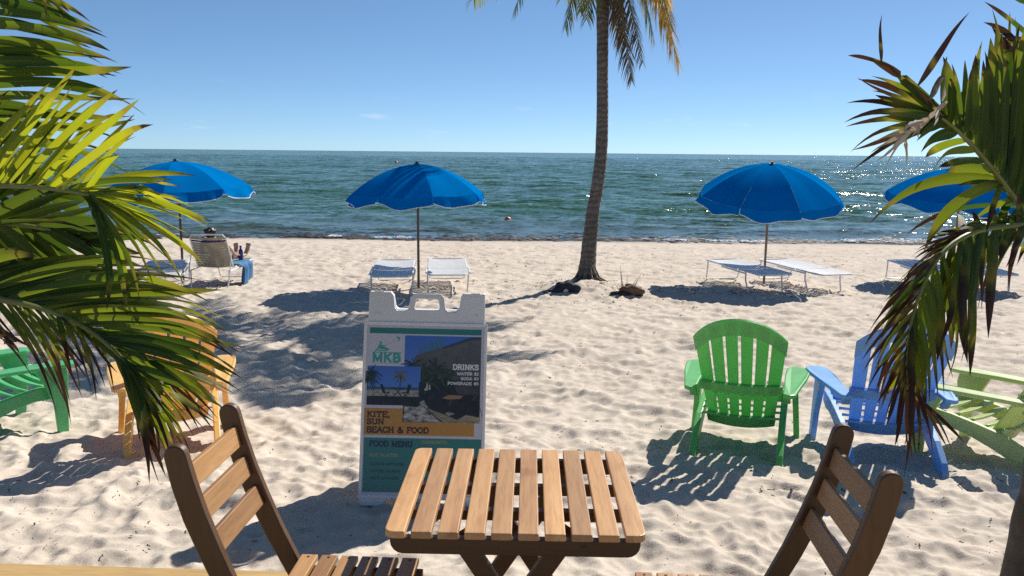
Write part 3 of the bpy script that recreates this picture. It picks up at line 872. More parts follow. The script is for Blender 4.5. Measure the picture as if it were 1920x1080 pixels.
# ------------------------------------------------------------------ folding chairs
def chair(label, loc, rz, recline=0.0):
    """local: faces +y."""
    t = thing("folding_chair", label, "chair", loc, rz, "wooden folding chairs at the slatted table")
    W = .155
    axis = [(-.262, .885), (-.248, .82), (-.225, .74), (-.195, .66), (-.158, .57), (-.115, .48), (-.065, .38), (-.005, .26), (.06, .13), (.125, .0)]
    axis = [(y - recline * max(0, z - .43) , z) for y, z in axis]
    wd = [.052, .055, .056, .054, .051, .048, .045, .044, .042, .040]
    L = []; R_ = []
    for i, (y, z) in enumerate(axis):
        a = Vector(axis[max(i - 1, 0)]); b = Vector(axis[min(i + 1, len(axis) - 1)]); d = (b - a).normalized(); n = Vector((-d.y, d.x))
        p = Vector((y, z)); L.append(p + n * wd[i] / 2); R_.append(p - n * wd[i] / 2)
    top = Vector(axis[0]); d = (Vector(axis[0]) - Vector(axis[1])).normalized(); n = Vector((-d.y, d.x)); r = wd[0] / 2
    cap = [top + d * r * math.sin(q * math.pi / 8) + n * r * math.cos(q * math.pi / 8) for q in range(1, 8)]
    poly = [tuple(p) for p in R_[::-1]] + [tuple(p) for p in cap[::1]] + [tuple(p) for p in L]
    # R_ side is reached from the bottom up, then over the round head, then down L
    s0 = (Vector(cap[0]) - R_[0]).length; s1 = (Vector(cap[-1]) - R_[0]).length
    if s0 > s1: poly = [tuple(p) for p in R_[::-1]] + [tuple(p) for p in cap[::-1]] + [tuple(p) for p in L]
    YZ = lambda sx: Matrix(((0, 0, 1, sx), (1, 0, 0, 0), (0, 1, 0, 0), (0, 0, 0, 1)))
    for sx in (-1, 1):
        mb = MB(); mb.prism(poly, -.0125, .0125, YZ(sx * W)); mb.build("post", M_wood_z_shade, t, smooth=True, bevel=.004, angle=30)
        mb = MB(); mb.bar((sx * (W - .027), .255, .425), (sx * (W - .027), -.24, 0.005), .022, .040, (0, 0, 1)); mb.build("leg", M_wood_z_shade, t, bevel=.003)
    for zc in (.825, .745, .665):
        ys = np.interp(zc, [a[1] for a in axis[::-1]], [a[0] for a in axis[::-1]])
        y2 = np.interp(zc + .02, [a[1] for a in axis[::-1]], [a[0] for a in axis[::-1]])
        an = math.atan2(ys - y2, .02)
        mb = MB(); mb.box((0, 0, 0), (2 * W - .0255, .016, .056))
        o = mb.build("back_slat", M_wood_x, t, bevel=.003); o.location = (0, ys + .006, zc); o.rotation_euler = (an, 0, 0)
    for k in range(6):
        y = -.055 + .0545 * k
        mb = MB(); mb.box((0, 0, 0), (2 * W - .03, .0445, .016))
        sl = mb.build("seat_slat", M_wood_x, t, bevel=.0025); sl.location = (0, y, .494)
        for sx in (-1, 1):
            mb = MB(); mb.tube([(sx * (W - .030), .0, .0078), (sx * (W - .030), .0, .0090)], .0038, 8); mb.build("screw", M_screw, sl)
    for sx in (-1, 1):
        mb = MB(); mb.box((sx * (W - .052), .085, .4725), (.022, .34, .026)); mb.build("seat_rail", M_wood_shade, t, bevel=.002)
    return t

# ------------------------------------------------------------------ menu board
M_board = simple("white_board_plastic", (.70, .69, .67), .45, .05, 4, bmp=.05, bscale=200)
GL = {  # stroke letters, cap height 1: (advance, polylines, serif spots)
 'A': (.80, [[(.04, 0), (.40, 1), (.76, 0)], [(.18, .34), (.62, .34)]], [(.04, 0), (.76, 0)]),
 'B': (.72, [[(.14, 0), (.14, 1), (.44, 1), (.60, .90), (.60, .64), (.44, .53), (.14, .53)], [(.44, .53), (.66, .40), (.66, .14), (.46, 0), (.14, 0)]], [(.14, 0), (.14, 1)]),
 'C': (.74, [[(.68, .74), (.60, .92), (.40, 1), (.20, .90), (.08, .65), (.08, .35), (.20, .10), (.40, 0), (.60, .08), (.68, .24)]], []),
 'D': (.78, [[(.14, 0), (.14, 1), (.42, 1), (.62, .88), (.71, .62), (.71, .38), (.62, .12), (.42, 0), (.14, 0)]], [(.14, 0), (.14, 1)]),
 'E': (.70, [[(.62, .80), (.62, 1), (.14, 1), (.14, 0), (.64, 0), (.64, .22)], [(.14, .52), (.46, .52)]], [(.14, 0), (.14, 1)]),
 'F': (.66, [[(.62, .80), (.62, 1), (.14, 1), (.14, 0)], [(.14, .52), (.46, .52)]], [(.14, 0), (.14, 1)]),
 'G': (.78, [[(.68, .76), (.60, .92), (.40, 1), (.20, .90), (.08, .65), (.08, .35), (.20, .10), (.40, 0), (.60, .06), (.68, .16), (.68, .42), (.46, .42)]], []),
 'H': (.82, [[(.14, 0), (.14, 1)], [(.68, 0), (.68, 1)], [(.14, .52), (.68, .52)]], [(.14, 0), (.14, 1), (.68, 0), (.68, 1)]),
 'I': (.36, [[(.18, 0), (.18, 1)]], [(.18, 0), (.18, 1)]),
 'K': (.78, [[(.14, 0), (.14, 1)], [(.66, 1), (.14, .44)], [(.30, .60), (.68, 0)]], [(.14, 0), (.14, 1), (.66, 1), (.68, 0)]),
 'L': (.66, [[(.14, 1), (.14, 0), (.62, 0), (.62, .24)]], [(.14, 1), (.14, 0)]),
 'M': (.98, [[(.14, 0), (.14, 1), (.49, .12), (.84, 1), (.84, 0)]], [(.14, 0), (.14, 1), (.84, 0), (.84, 1)]),
 'N': (.84, [[(.14, 0), (.14, 1), (.70, 0), (.70, 1)]], [(.14, 0), (.14, 1), (.70, 1)]),
 'O': (.80, [[(.40, 1), (.20, .90), (.08, .65), (.08, .35), (.20, .10), (.40, 0), (.60, .10), (.72, .35), (.72, .65), (.60, .90), (.40, 1)]], []),
 'P': (.70, [[(.14, 0), (.14, 1), (.46, 1), (.63, .88), (.63, .60), (.46, .46), (.14, .46)]], [(.14, 0), (.14, 1)]),
 'Q': (.80, [[(.40, 1), (.20, .90), (.08, .65), (.08, .35), (.20, .10), (.40, 0), (.60, .10), (.72, .35), (.72, .65), (.60, .90), (.40, 1)], [(.44, .24), (.74, -.10)]], []),
 'R': (.76, [[(.14, 0), (.14, 1), (.46, 1), (.62, .88), (.62, .62), (.46, .50), (.14, .50)], [(.42, .50), (.68, 0)]], [(.14, 0), (.14, 1), (.68, 0)]),
 'S': (.68, [[(.60, .76), (.52, .94), (.34, 1), (.14, .92), (.09, .72), (.20, .56), (.48, .46), (.60, .30), (.54, .08), (.34, 0), (.14, .06), (.07, .24)]], []),
 'T': (.74, [[(.08, .78), (.08, 1), (.66, 1), (.66, .78)], [(.37, 1), (.37, 0)]], [(.37, 0)]),
 'U': (.82, [[(.14, 1), (.14, .26), (.24, .06), (.41, 0), (.58, .06), (.68, .26), (.68, 1)]], [(.14, 1), (.68, 1)]),
 'W': (1.04, [[(.04, 1), (.28, 0), (.52, .86), (.76, 0), (1.0, 1)]], [(.04, 1), (1.0, 1)]),
 '&': (.86, [[(.78, .44), (.52, .04), (.30, 0), (.10, .12), (.10, .34), (.46, .66), (.48, .88), (.36, 1), (.22, .90), (.24, .70), (.76, 0)]], []),
 ',': (.30, [[(.16, .10), (.16, 0), (.06, -.18)]], []),
 '$': (.62, [[(.54, .74), (.46, .90), (.30, .94), (.12, .84), (.12, .66), (.46, .44), (.54, .26), (.44, .10), (.28, .06), (.08, .20)], [(.31, 1.08), (.31, -.08)]], []),
 '2': (.62, [[(.08, .74), (.16, .94), (.32, 1), (.50, .90), (.52, .68), (.08, 0), (.56, 0)]], []),
 '3': (.62, [[(.08, .92), (.30, 1), (.50, .86), (.46, .62), (.26, .54), (.50, .44), (.54, .18), (.32, 0), (.08, .10)]], []),
 '5': (.62, [[(.52, 1), (.14, 1), (.11, .56), (.34, .62), (.54, .46), (.54, .18), (.34, 0), (.08, .10)]], []),
 ' ': (.42, [], []),
}
def write(text, x, y, h, stroke, serif=True, track=.06, right=False, sx=1.0, fw=None):
    """stroke quads of a line of lettering: x right, y up, baseline y, cap height h."""
    adv = sum(GL[c][0] + track for c in text) * h * sx
    if fw: sx *= fw / adv; adv = fw
    if right: x -= adv
    out = []
    for c in text:
        a, lines, ser = GL[c]
        def quad(p, q, w):
            p = Vector((x + p[0] * h * sx, y + p[1] * h)); q = Vector((x + q[0] * h * sx, y + q[1] * h)); d = (q - p)
            if d.length < 1e-9: return
            d.normalize(); n = Vector((-d.y, d.x)) * w / 2; p = p - d * w * .42; q = q + d * w * .42
            out.append([tuple(v) for v in (p + n, p - n, q - n, q + n)])
        for L in lines:
            for i in range(len(L) - 1): quad(L[i], L[i + 1], stroke * h)
        if serif:
            for s in ser: quad((s[0] - .13, s[1] + (.03 if s[1] < .5 else -.03)), (s[0] + .13, s[1] + (.03 if s[1] < .5 else -.03)), stroke * h * .55)
        x += (a + track) * h * sx
    return out
class Print:
    """a printed sheet painted in memory: u right 0..1, v down 0..1 (with margins), supersampled, then laid on a fine flat grid as corner colours."""
    def __init__(self, u0, u1, v0, v1, nx, ny, ss, paper):
        self.b = (u0, u1, v0, v1); self.n = (nx, ny, ss)
        self.a = np.empty((ny * ss, nx * ss, 3)); self.a[:] = paper
        self.U = u0 + (np.arange(nx * ss) + .5) / (nx * ss) * (u1 - u0); self.V = v0 + (np.arange(ny * ss) + .5) / (ny * ss) * (v1 - v0)
    def mask(self, pts):
        us = [p[0] for p in pts]; vs = [p[1] for p in pts]
        x0, x1 = np.searchsorted(self.U, (min(us), max(us))); y0, y1 = np.searchsorted(self.V, (min(vs), max(vs)))
        if x1 <= x0 or y1 <= y0: return None
        X, Y = np.meshgrid(self.U[x0:x1], self.V[y0:y1]); m = np.zeros(X.shape, bool); n = len(pts)
        for k in range(n):
            (ax, ay), (bx, by) = pts[k], pts[(k + 1) % n]
            if ay == by: continue
            m ^= ((ay > Y) != (by > Y)) & (X < (bx - ax) * (Y - ay) / (by - ay) + ax)
        return slice(y0, y1), slice(x0, x1), m, X, Y
    def poly(self, col, pts, col2=None, grain=0.0, gs=40.0, streak=(1, 1)):
        """fills a polygon; col -> col2 from its top to its bottom; grain mottles it like a photograph."""
        r = self.mask(pts)
        if r is None: return
        ys, xs, m, X, Y = r
        c = np.empty(X.shape + (3,)); c[:] = col
        if col2 is not None:
            t = ((Y - Y.min()) / max(1e-9, Y.max() - Y.min()))[..., None]; c = c * (1 - t) + np.array(col2) * t
        if grain:
            g = gnoise(X * gs * streak[0], Y * gs * 1.45 * streak[1], 40) + .5 * gnoise(X * gs * 2.3 * streak[0], Y * gs * 3.3 * streak[1], 41)
            c = np.clip(c * (1 + grain * 2 * g[..., None]), 0, 1)
        self.a[ys, xs][m] = c[m]
    def rect(self, col, u0, v0, u1, v1, **k): self.poly(col, [(u0, v0), (u1, v0), (u1, v1), (u0, v1)], **k)
    def colours(self):
        nx, ny, ss = self.n
        return self.a.reshape(ny, ss, nx, ss, 3).mean((1, 3))
def print_material():
    m, nt, out = newmat("printed_sheet")
    at_ = nt.nodes.new("ShaderNodeAttribute"); at_.attribute_name = "ink"
    p = nt.nodes.new("ShaderNodeBsdfPrincipled"); nt.links.new(at_.outputs["Color"], p.inputs["Base Color"]); setin(p, Roughness=.32)
    tc = nt.nodes.new("ShaderNodeTexCoord"); n = noise_tex(nt, 5, 3, .5, tc.outputs["Object"])
    nt.links.new(bump(nt, n.outputs[0], .12, .01), p.inputs["Normal"]); nt.links.new(p.outputs[0], out.inputs[0]); return m
def menu_board():
    """a-frame of two moulded leaves; the front one carries the poster. Local +x right, front faces -y."""
    bl = G(664, 946)
    bl = Vector((bl.x, bl.y, 0)); d = Vector((.640, .02, 0))
    loc = bl + d / 2; loc.z = ground_z(loc.x, loc.y) - .01
    rz = math.atan2(d.y, d.x)
    t = thing("menu_board", "white folding sidewalk board with the drinks and food menu, standing in the sand", "sign", loc, rz, tilt=(0, math.radians(1.2)))
    t.scale = (.892, .892, .892)
    W = .665; H = 1.15; lean = math.radians(13.5); top_y = math.sin(lean) * H
    def leaf(front):
        hw = W / 2
        o = [(-hw, 0), (-hw + .12, 0), (-hw + .15, .035), (hw - .15, .035), (hw - .12, 0), (hw, 0), (hw - .018, H), (hw - .135, H)]
        o += [(hw - .150, H - .02), (hw - .158, H - .085), (hw - .17, H - .10)]
        mid = []
        if front:
            mid = [(.115, H - .10), (.100, H - .085), (.092, H - .025), (.075, H - .006), (-.075, H - .006), (-.092, H - .025), (-.100, H - .085), (-.115, H - .10)]
        o += mid + [(-(hw - .17), H - .10), (-(hw - .158), H - .085), (-(hw - .150), H - .02), (-(hw - .135), H), (-(hw - .018), H)]
        return o
    inner = [(.055, H - .035), (.062, H - .045), (.068, H - .085), (.060, H - .093), (-.060, H - .093), (-.068, H - .085), (-.062, H - .045), (-.055, H - .035)]
    def leaf_mesh(front, th):
        o = leaf(front)
        me = MB()
        if not front:
            me.prism(o, -th / 2, th / 2); return me
        bm = bmesh.new(); ev = []
        for loop in (o, inner):
            vs = [bm.verts.new((p[0], p[1], 0)) for p in loop]
            for i in range(len(vs)): ev.append(bm.edges.new((vs[i], vs[(i + 1) % len(vs)])))
        r = bmesh.ops.triangle_fill(bm, use_beauty=True, use_dissolve=False, edges=ev)
        bm.verts.index_update(); flat = [tuple(v.co) for v in bm.verts]; tri = [[v.index for v in f.verts] for f in bm.faces]
        bm.free(); n = len(flat); me.add([(x, y, -th / 2) for x, y, z in flat], [list(f) for f in tri]); 
        me.v += [(x, y, th / 2) for x, y, z in flat]; me.f += [[i + n for i in f] for f in tri]; me.m += [0] * len(tri)
        no, ni = len(o), len(inner)
        for s, c in ((0, no), (no, ni)):
            for i in range(c):
                a, b = s + i, s + (i + 1) % c
                me.f.append([a, b, b + n, a + n]); me.m.append(0)
        return me
    MF = Matrix.Rotation(math.pi / 2 - lean, 4, 'X')              # board plane: local x right, y up the leaf, z out of the front
    f = leaf_mesh(True, .03).build("front_leaf", M_board, t, bevel=.006); f.matrix_local = MF
    b = leaf_mesh(False, .03).build("rear_leaf", M_board, t, bevel=.006); b.matrix_local = Matrix.Translation((0, 2 * top_y + .012, 0)) @ Matrix.Rotation(math.pi / 2 + lean, 4, 'X')
    # hinge seams moulded in the two ears, and rivets
    for sx in (-1, 1):
        mb = MB()
        mb.box((sx * (W / 2 - .07), H - .012, .0155), (.05, .03, .004))
        mb.build("hinge", M_board, f, bevel=.001)
        mb = MB(); mb.tube([(sx * (W / 2 - .065), H - .125, .0145), (sx * (W / 2 - .065), H - .125, .0185)], .009, 10); mb.build("rivet", M_board, f)
    # raised rim round the poster
    PX0, PX1, PY0, PY1 = -.305, .300, .075, .955
    mb = MB()
    for a, c in (((PX0 + PX1) / 2, PY1 + .024), ((PX0 + PX1) / 2, PY0 - .024)): mb.box((a, c, .0165), (PX1 - PX0 + .064, .016, .008))
    for a in (PX0 - .024, PX1 + .024): mb.box((a, (PY0 + PY1) / 2, .0165), (.016, PY1 - PY0 + .032, .008))
    mb.build("poster_rim", M_board, f, bevel=.002)
    # ---- the printed sheet
    UM, VM = .030, .020
    S_ = Print(-UM, 1 + UM, -VM, 1 + VM, 300, 440, 3, (.50, .50, .545))
    R = S_.rect; Pq = S_.poly
    teal, orange = (.030, .175, .155), (.44, .215, .04)
    R(teal, .0, .0, 1.0, .036)
    R(orange, -.025, .492, .33, .656); R(orange, .33, .57, .955, .656)
    R(teal, -.02, .672, 1.02, 1.0)
    q = random.Random(3)
    def fronds(u, v, r, n, cols, clip=None):
        for k in range(n):
            a = 2 * math.pi * k / n + q.uniform(-.25, .25); L = r * q.uniform(.7, 1.15); dr = .28 * r
            c = cols[k % len(cols)]; mid = [(u + math.cos(a) * L * t / 5, v + math.sin(a) * L * .66 * t / 5 + dr * .8 * (t / 5) ** 2) for t in range(6)]
            w = r * .035
            Pq(c, [(p[0] - w * math.sin(a), p[1] + w * math.cos(a)) for p in mid] + [(p[0] + w * math.sin(a), p[1] - w * math.cos(a)) for p in mid[::-1]])
            for t in range(1, 6):
                for sg in (-1, 1):
                    for f in (0, .5):
                        p = (mid[t - 1][0] * (1 - f) + mid[t][0] * f, mid[t - 1][1] * (1 - f) + mid[t][1] * f); b = a + sg * q.uniform(.5, .9); l = r * .30 * (1.1 - t / 6)
                        e = (p[0] + math.cos(b) * l, p[1] + math.sin(b) * l * .66 + l * .35)
                        Pq([x * q.uniform(.6, 1.5) for x in c], [(p[0] - w * .7, p[1]), (p[0] + w * .7, p[1] + w * .4), e])
    sky1, sky2 = (.045, .13, .46), (.10, .23, .56)
    dk = (.012, .013, .014); G1, G2, G3 = (.016, .030, .013), (.040, .062, .022), (.007, .012, .007)
    # terrace photograph
    R(sky1, .315, .045, 1.0, .575, col2=(.13, .24, .50))
    Pq((.055, .15, .31), [(.44, .165), (.44, .115), (.64, .048), (.665, .048), (.665, .115)], grain=.08)
    Pq((.10, .10, .097), [(.42, .57), (.42, .165), (.66, .11), (.90, .055), (1.0, .05), (1.0, .57)], col2=(.035, .035, .034), grain=.12, gs=16)
    Pq((.04, .05, .075), [(.66, .11), (.90, .050), (1.0, .045), (1.0, .060), (.90, .068), (.66, .125)])
    Pq(dk, [(.315, .575), (.315, .26), (.38, .235), (.46, .27), (.55, .22), (.62, .31), (.70, .29), (.78, .33), (1.0, .35), (1.0, .575)], grain=.5, gs=14)
    Pq((.045, .046, .048), [(.74, .31), (1.0, .30), (1.0, .40), (.80, .40)], grain=.3, gs=10)
    for c in ((.40, .225, .11, 17), (.60, .25, .15, 22), (.49, .25, .10, 15), (.72, .285, .09, 13), (.36, .27, .08, 12), (.55, .33, .09, 12)): fronds(*c, (G1, G2, G3))
    for c in ([(.515, .365), (.52, .335), (.53, .335), (.532, .365)], [(.538, .375), (.542, .345), (.552, .345), (.556, .375)], [(.50, .38), (.505, .365), (.53, .365), (.535, .38)]): Pq((.34, .34, .34), c)
    for c in ([(.45, .455), (.50, .44), (.52, .47), (.54, .48), (.52, .515), (.46, .50)], [(.83, .50), (.92, .502), (.94, .512), (.85, .51)]): Pq((.24, .23, .21), c, grain=.6, gs=45)
    for k in range(14): Pq((.02, .021, .022), [(.60 + .03 * k, .46), (.604 + .03 * k, .46), (.60 + .034 * k, .56), (.592 + .034 * k, .56)])
    Pq((.05, .035, .022), [(.73, .432), (.755, .43), (.715, .53), (.695, .53)]); Pq((.27, .165, .07), [(.66, .425), (.72, .405), (.85, .408), (.82, .428), (.72, .432)], grain=.1)
    Pq((.05, .04, .03), [(.93, .43), (.94, .42), (1.0, .37), (1.0, .38), (.945, .44)])
    # plank walk
    Pq((.28, .245, .155), [(.46, .49), (.52, .485), (.80, .555), (.88, .525), (1.0, .54), (1.0, .575), (.62, .575)], grain=.25, gs=20, streak=(.4, 1.6))
    for k in range(7):
        a, b = .47 + .012 * k, .63 + .055 * k
        Pq((.05, .045, .03), [(a, .49), (a + .005, .49), (b + .012, .575), (b, .575)])
    Pq(dk, [(.56, .475), (.80, .47), (1.0, .49), (1.0, .525), (.88, .525), (.80, .556), (.70, .528)], grain=.4, gs=20)
    Pq((.26, .25, .23), [(.69, .515), (.73, .508), (.78, .52), (.72, .532)], grain=.5, gs=50)
    # beach photograph
    R((.05, .13, .46), -.01, .235, .465, .365, col2=(.07, .19, .53)); R((.03, .09, .15), -.01, .362, .465, .382)
    R((.27, .25, .22), -.01, .381, .465, .425, grain=.35, gs=30); R(dk, -.01, .420, .465, .475, grain=.4, gs=14)
    fronds(.03, .275, .10, 17, (G1, G3)); fronds(.0, .31, .09, 12, (G3, G1)); fronds(.285, .285, .075, 15, ((.16, .12, .025), G2))
    for c in ([(.281, .295), (.289, .295), (.287, .375), (.279, .375)], [(.205, .369), (.325, .369), (.325, .375), (.205, .375)], [(.24, .374), (.25, .374), (.31, .42), (.298, .42)], [(.29, .374), (.30, .374), (.23, .42), (.218, .42)],
              [(.105, .345), (.13, .348), (.155, .395), (.20, .393), (.195, .40), (.13, .40)], [(.14, .40), (.15, .40), (.195, .428), (.183, .428)], [(.18, .40), (.19, .40), (.14, .428), (.128, .428)],
              [(.355, .345), (.385, .348), (.365, .40), (.30, .40), (.305, .393), (.342, .393)], [(.31, .40), (.32, .40), (.365, .428), (.352, .428)], [(.35, .40), (.36, .40), (.31, .428), (.298, .428)], [(.452, .33), (.465, .33), (.465, .475), (.452, .475)]): Pq(dk, c)
    # sand photograph
    Pq((.27, .26, .245), [(.325, .48), (.50, .482), (.66, .572), (.325, .572)], grain=.75, gs=22, streak=(.7, 1.3)); Pq(dk, [(.50, .482), (.512, .482), (.672, .572), (.655, .572)])
    # kite-rider emblem
    lt = (.045, .30, .26)
    for c in ([(.045, .165), (.075, .135), (.085, .14), (.06, .168)], [(.075, .135), (.09, .105), (.108, .112), (.135, .13), (.175, .142), (.17, .15), (.11, .148), (.09, .145)], [(.088, .102), (.092, .088), (.108, .088), (.112, .100), (.102, .108)],
              [(.11, .118), (.155, .112), (.157, .117), (.12, .126)], [(.06, .150), (.10, .155), (.165, .150), (.182, .143), (.186, .148), (.15, .162), (.08, .163)], [(.232, .052), (.252, .046), (.268, .053), (.272, .068), (.262, .082), (.252, .088), (.258, .07), (.25, .058)]): Pq(lt, [(u, .052 + (v - .046) * .80) for u, v in c])
    Pq((.25, .38, .38), [(u, .052 + (v - .046) * .80) for u, v in [(.155, .115), (.255, .062), (.256, .065), (.156, .1175)]]); R(lt, .03, .150, .285, .154); R((.24, .33, .33), .03, .216, .285, .2195)
    # lettering, drawn in metres and turned into sheet units
    SW, SH = PX1 - PX0, PY1 - PY0
    def text(col, items):
        for (s_, u, v, h, st, kw) in items:
            for quad in write(s_, u * SW, -v * SH, h, st, **kw): Pq(col, [(x / SW, -y / SH) for x, y in quad])
    text(lt, [("MKB", .03, .2085, .043, .30, dict(serif=False, track=.10, fw=.155))])
    text((.75, .75, .75), [("DRINKS", .985, .248, .026, .22, dict(right=True, fw=.142)), ("WATER $2", .985, .281, .0135, .20, dict(right=True, fw=.118)), ("SODA $3", .985, .311, .0135, .20, dict(right=True, fw=.097)), ("POWERADE $5", .985, .341, .0135, .20, dict(right=True, fw=.168))])
    text((.045, .012, .008), [("KITE,", .0, .546, .0275, .28, dict(fw=.126)), ("SUN", .0, .590, .0275, .28, dict(fw=.094)), ("BEACH & FOOD", .0, .640, .0285, .28, dict(fw=.335))])
    text((.008, .02, .055), [("FOOD MENU", .03, .724, .027, .28, dict(fw=.232))])
    text((.30, .28, .12), [("DESSERTS", .49, .702, .014, .2, dict(fw=.135)), ("HOT PLATES", .03, .786, .015, .2, dict(fw=.155))])
    text((.012, .03, .035), [("QUICHE LORRAINE", .045, .838, .0135, .2, dict(fw=.182)), ("QUICHE SALMON", .045, .880, .0135, .2, dict(fw=.16)), ("MEAT LASAGNE", .045, .922, .0135, .2, dict(fw=.152)), ("QUICHE", .50, .80, .0135, .2, dict(fw=.09)), ("SALMON", .50, .86, .0135, .2, dict(fw=.09))])
    col = S_.colours(); ny, nx = col.shape[:2]
    xs = PX0 + SW * (-UM + (1 + 2 * UM) * np.arange(nx + 1) / nx); yv = PY1 - SH * (-VM + (1 + 2 * VM) * np.arange(ny + 1) / ny)
    X, Y = np.meshgrid(xs, yv)
    poster = grid_object("poster", X, Y, np.full(X.shape, .0172), print_material())
    me = poster.data
    ca = me.color_attributes.new("ink", 'FLOAT_COLOR', 'CORNER')
    ca.data.foreach_set("color", np.repeat(np.concatenate([col.reshape(-1, 3), np.ones((nx * ny, 1))], 1), 4, 0).astype(np.float32).ravel())
    poster.parent = t; poster.matrix_local = MF
    return t
# ------------------------------------------------------------------ big-leaved palms beside the deck
def leaf_material(name, lo, hi, t_lo, t_hi, brown_at):
    """blade coloured along its length: green, then scorched at the tip (uv y = 0 base .. 1 tip)."""
    m, nt, out = newmat(name)
    uv = nt.nodes.new("ShaderNodeTexCoord"); oi = nt.nodes.new("ShaderNodeObjectInfo")
    at_ = nt.nodes.new("ShaderNodeAttribute"); at_.attribute_type = 'OBJECT'; at_.attribute_name = 'scorch'
    sep = nt.nodes.new("ShaderNodeSeparateXYZ"); nt.links.new(uv.outputs["UV"], sep.inputs[0])
    streak = noise_tex(nt, 4.0, 3, .6, mapping(nt, uv.outputs["UV"], (5, 1.2, 1)))
    n = noise_tex(nt, 9.0, 3, .6, uv.outputs["Object"])
    k = fmath(nt, 'ADD', fmath(nt, 'MULTIPLY', oi.outputs["Random"], .75), fmath(nt, 'MULTIPLY', streak.outputs[0], .3))
    base = ramp(nt, k, [(.2, lo), (.85, hi)])
    tcol = ramp(nt, k, [(.2, t_lo), (.85, t_hi)])
    v = fmath(nt, 'ADD', sep.outputs[1], fmath(nt, 'MULTIPLY', fmath(nt, 'SUBTRACT', n.outputs[0], .5), .35))
    v = fmath(nt, 'ADD', v, at_.outputs["Fac"])
    br = ramp(nt, v, [(brown_at - .05, 0.0), (brown_at + .04, .45), (brown_at + .12, 1.0)])
    ye = ramp(nt, v, [(brown_at - .14, 0.0), (brown_at - .02, .8), (brown_at + .04, 0.0)])
    cb = mixc(nt, ye.outputs[0], base.outputs[0], (.15, .12, .02)); cb = mixc(nt, br.outputs[0], cb, (.040, .020, .012))
    ct = mixc(nt, ye.outputs[0], tcol.outputs[0], (.42, .32, .04)); ct = mixc(nt, br.outputs[0], ct, (.055, .022, .010))
    # paler midrib line
    mid = fmath(nt, 'ABSOLUTE', fmath(nt, 'SUBTRACT', sep.outputs[0], .5))
    ml = ramp(nt, mid, [(.0, .55), (.06, 0.0)])
    cb = mixc(nt, ml.outputs[0], cb, mixc(nt, br.outputs[0], (.16, .22, .06), (.10, .06, .03)))
    p = nt.nodes.new("ShaderNodeBsdfPrincipled"); nt.links.new(cb, p.inputs["Base Color"])
    setin(p, Roughness=.52); p.inputs["Specular IOR Level"].default_value = .25
    fine = noise_tex(nt, 14.0, 2, .5, mapping(nt, uv.outputs["UV"], (9, .6, 1)))
    nt.links.new(bump(nt, fine.outputs[0], .22, .006), p.inputs["Normal"])
    t = nt.nodes.new("ShaderNodeBsdfTranslucent"); nt.links.new(ct, t.inputs[0])
    mx = nt.nodes.new("ShaderNodeMixShader"); mx.inputs[0].default_value = .40
    nt.links.new(p.outputs[0], mx.inputs[1]); nt.links.new(t.outputs[0], mx.inputs[2]); nt.links.new(mx.outputs[0], out.inputs[0]); return m
M_leaf = leaf_material("palm_leaflet", (.022, .050, .008), (.065, .105, .012), (.07, .14, .008), (.34, .40, .015), .86)
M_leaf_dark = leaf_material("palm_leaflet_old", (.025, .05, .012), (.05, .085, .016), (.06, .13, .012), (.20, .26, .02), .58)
M_leaf_shade = leaf_material('palm_leaflet_shade', (.016, .036, .007), (.040, .065, .010), (.03, .075, .006), (.14, .20, .012), .9)  # shaded copy of the leaflet: shade put into a darker green
M_leaf_lit = leaf_material("palm_leaflet_lit", (.11, .16, .012), (.17, .20, .014), (.50, .56, .012), (.70, .68, .02), .93)  # sunlit copy of the leaflet: sunlight put into a brighter yellow-green
M_leaf_dead = simple("dead_leaflet", (.42, .34, .26), .7, .2, 14, trans=.25, tcol=(.4, .32, .24))
M_leaf_brown = leaf_material("palm_leaflet_brown", (.06, .04, .02), (.08, .06, .02), (.07, .035, .015), (.12, .07, .02), .35)
M_mid = simple("plant_midrib", (.20, .21, .05), .5, .25, 9, trans=.15, tcol=(.3, .3, .06))
M_stem = simple("plant_stem", (.085, .07, .055), .85, .4, 12, bmp=.4, bscale=40)
CAMV = Vector((0, 0, CAM_Z))
def poly_at(pts, s):
    L = [0]
    for a, b in zip(pts[:-1], pts[1:]): L.append(L[-1] + (Vector(b) - Vector(a)).length)
    q = max(0, min(1, s)) * L[-1]
    for i in range(len(pts) - 1):
        if q <= L[i + 1] or i == len(pts) - 2:
            f = (q - L[i]) / max(1e-9, L[i + 1] - L[i]); return Vector(pts[i]).lerp(Vector(pts[i + 1]), min(1, f))
def smoothline(pts, n):
    out = []; k = len(pts)
    for i in range(n + 1):
        s = i / n * (k - 1); j = min(k - 2, int(s)); f = s - j
        a, b, c, d = (Vector(pts[max(j - 1, 0)]), Vector(pts[j]), Vector(pts[j + 1]), Vector(pts[min(j + 2, k - 1)]))
        out.append(cr(a, b, c, d, f))
    return out
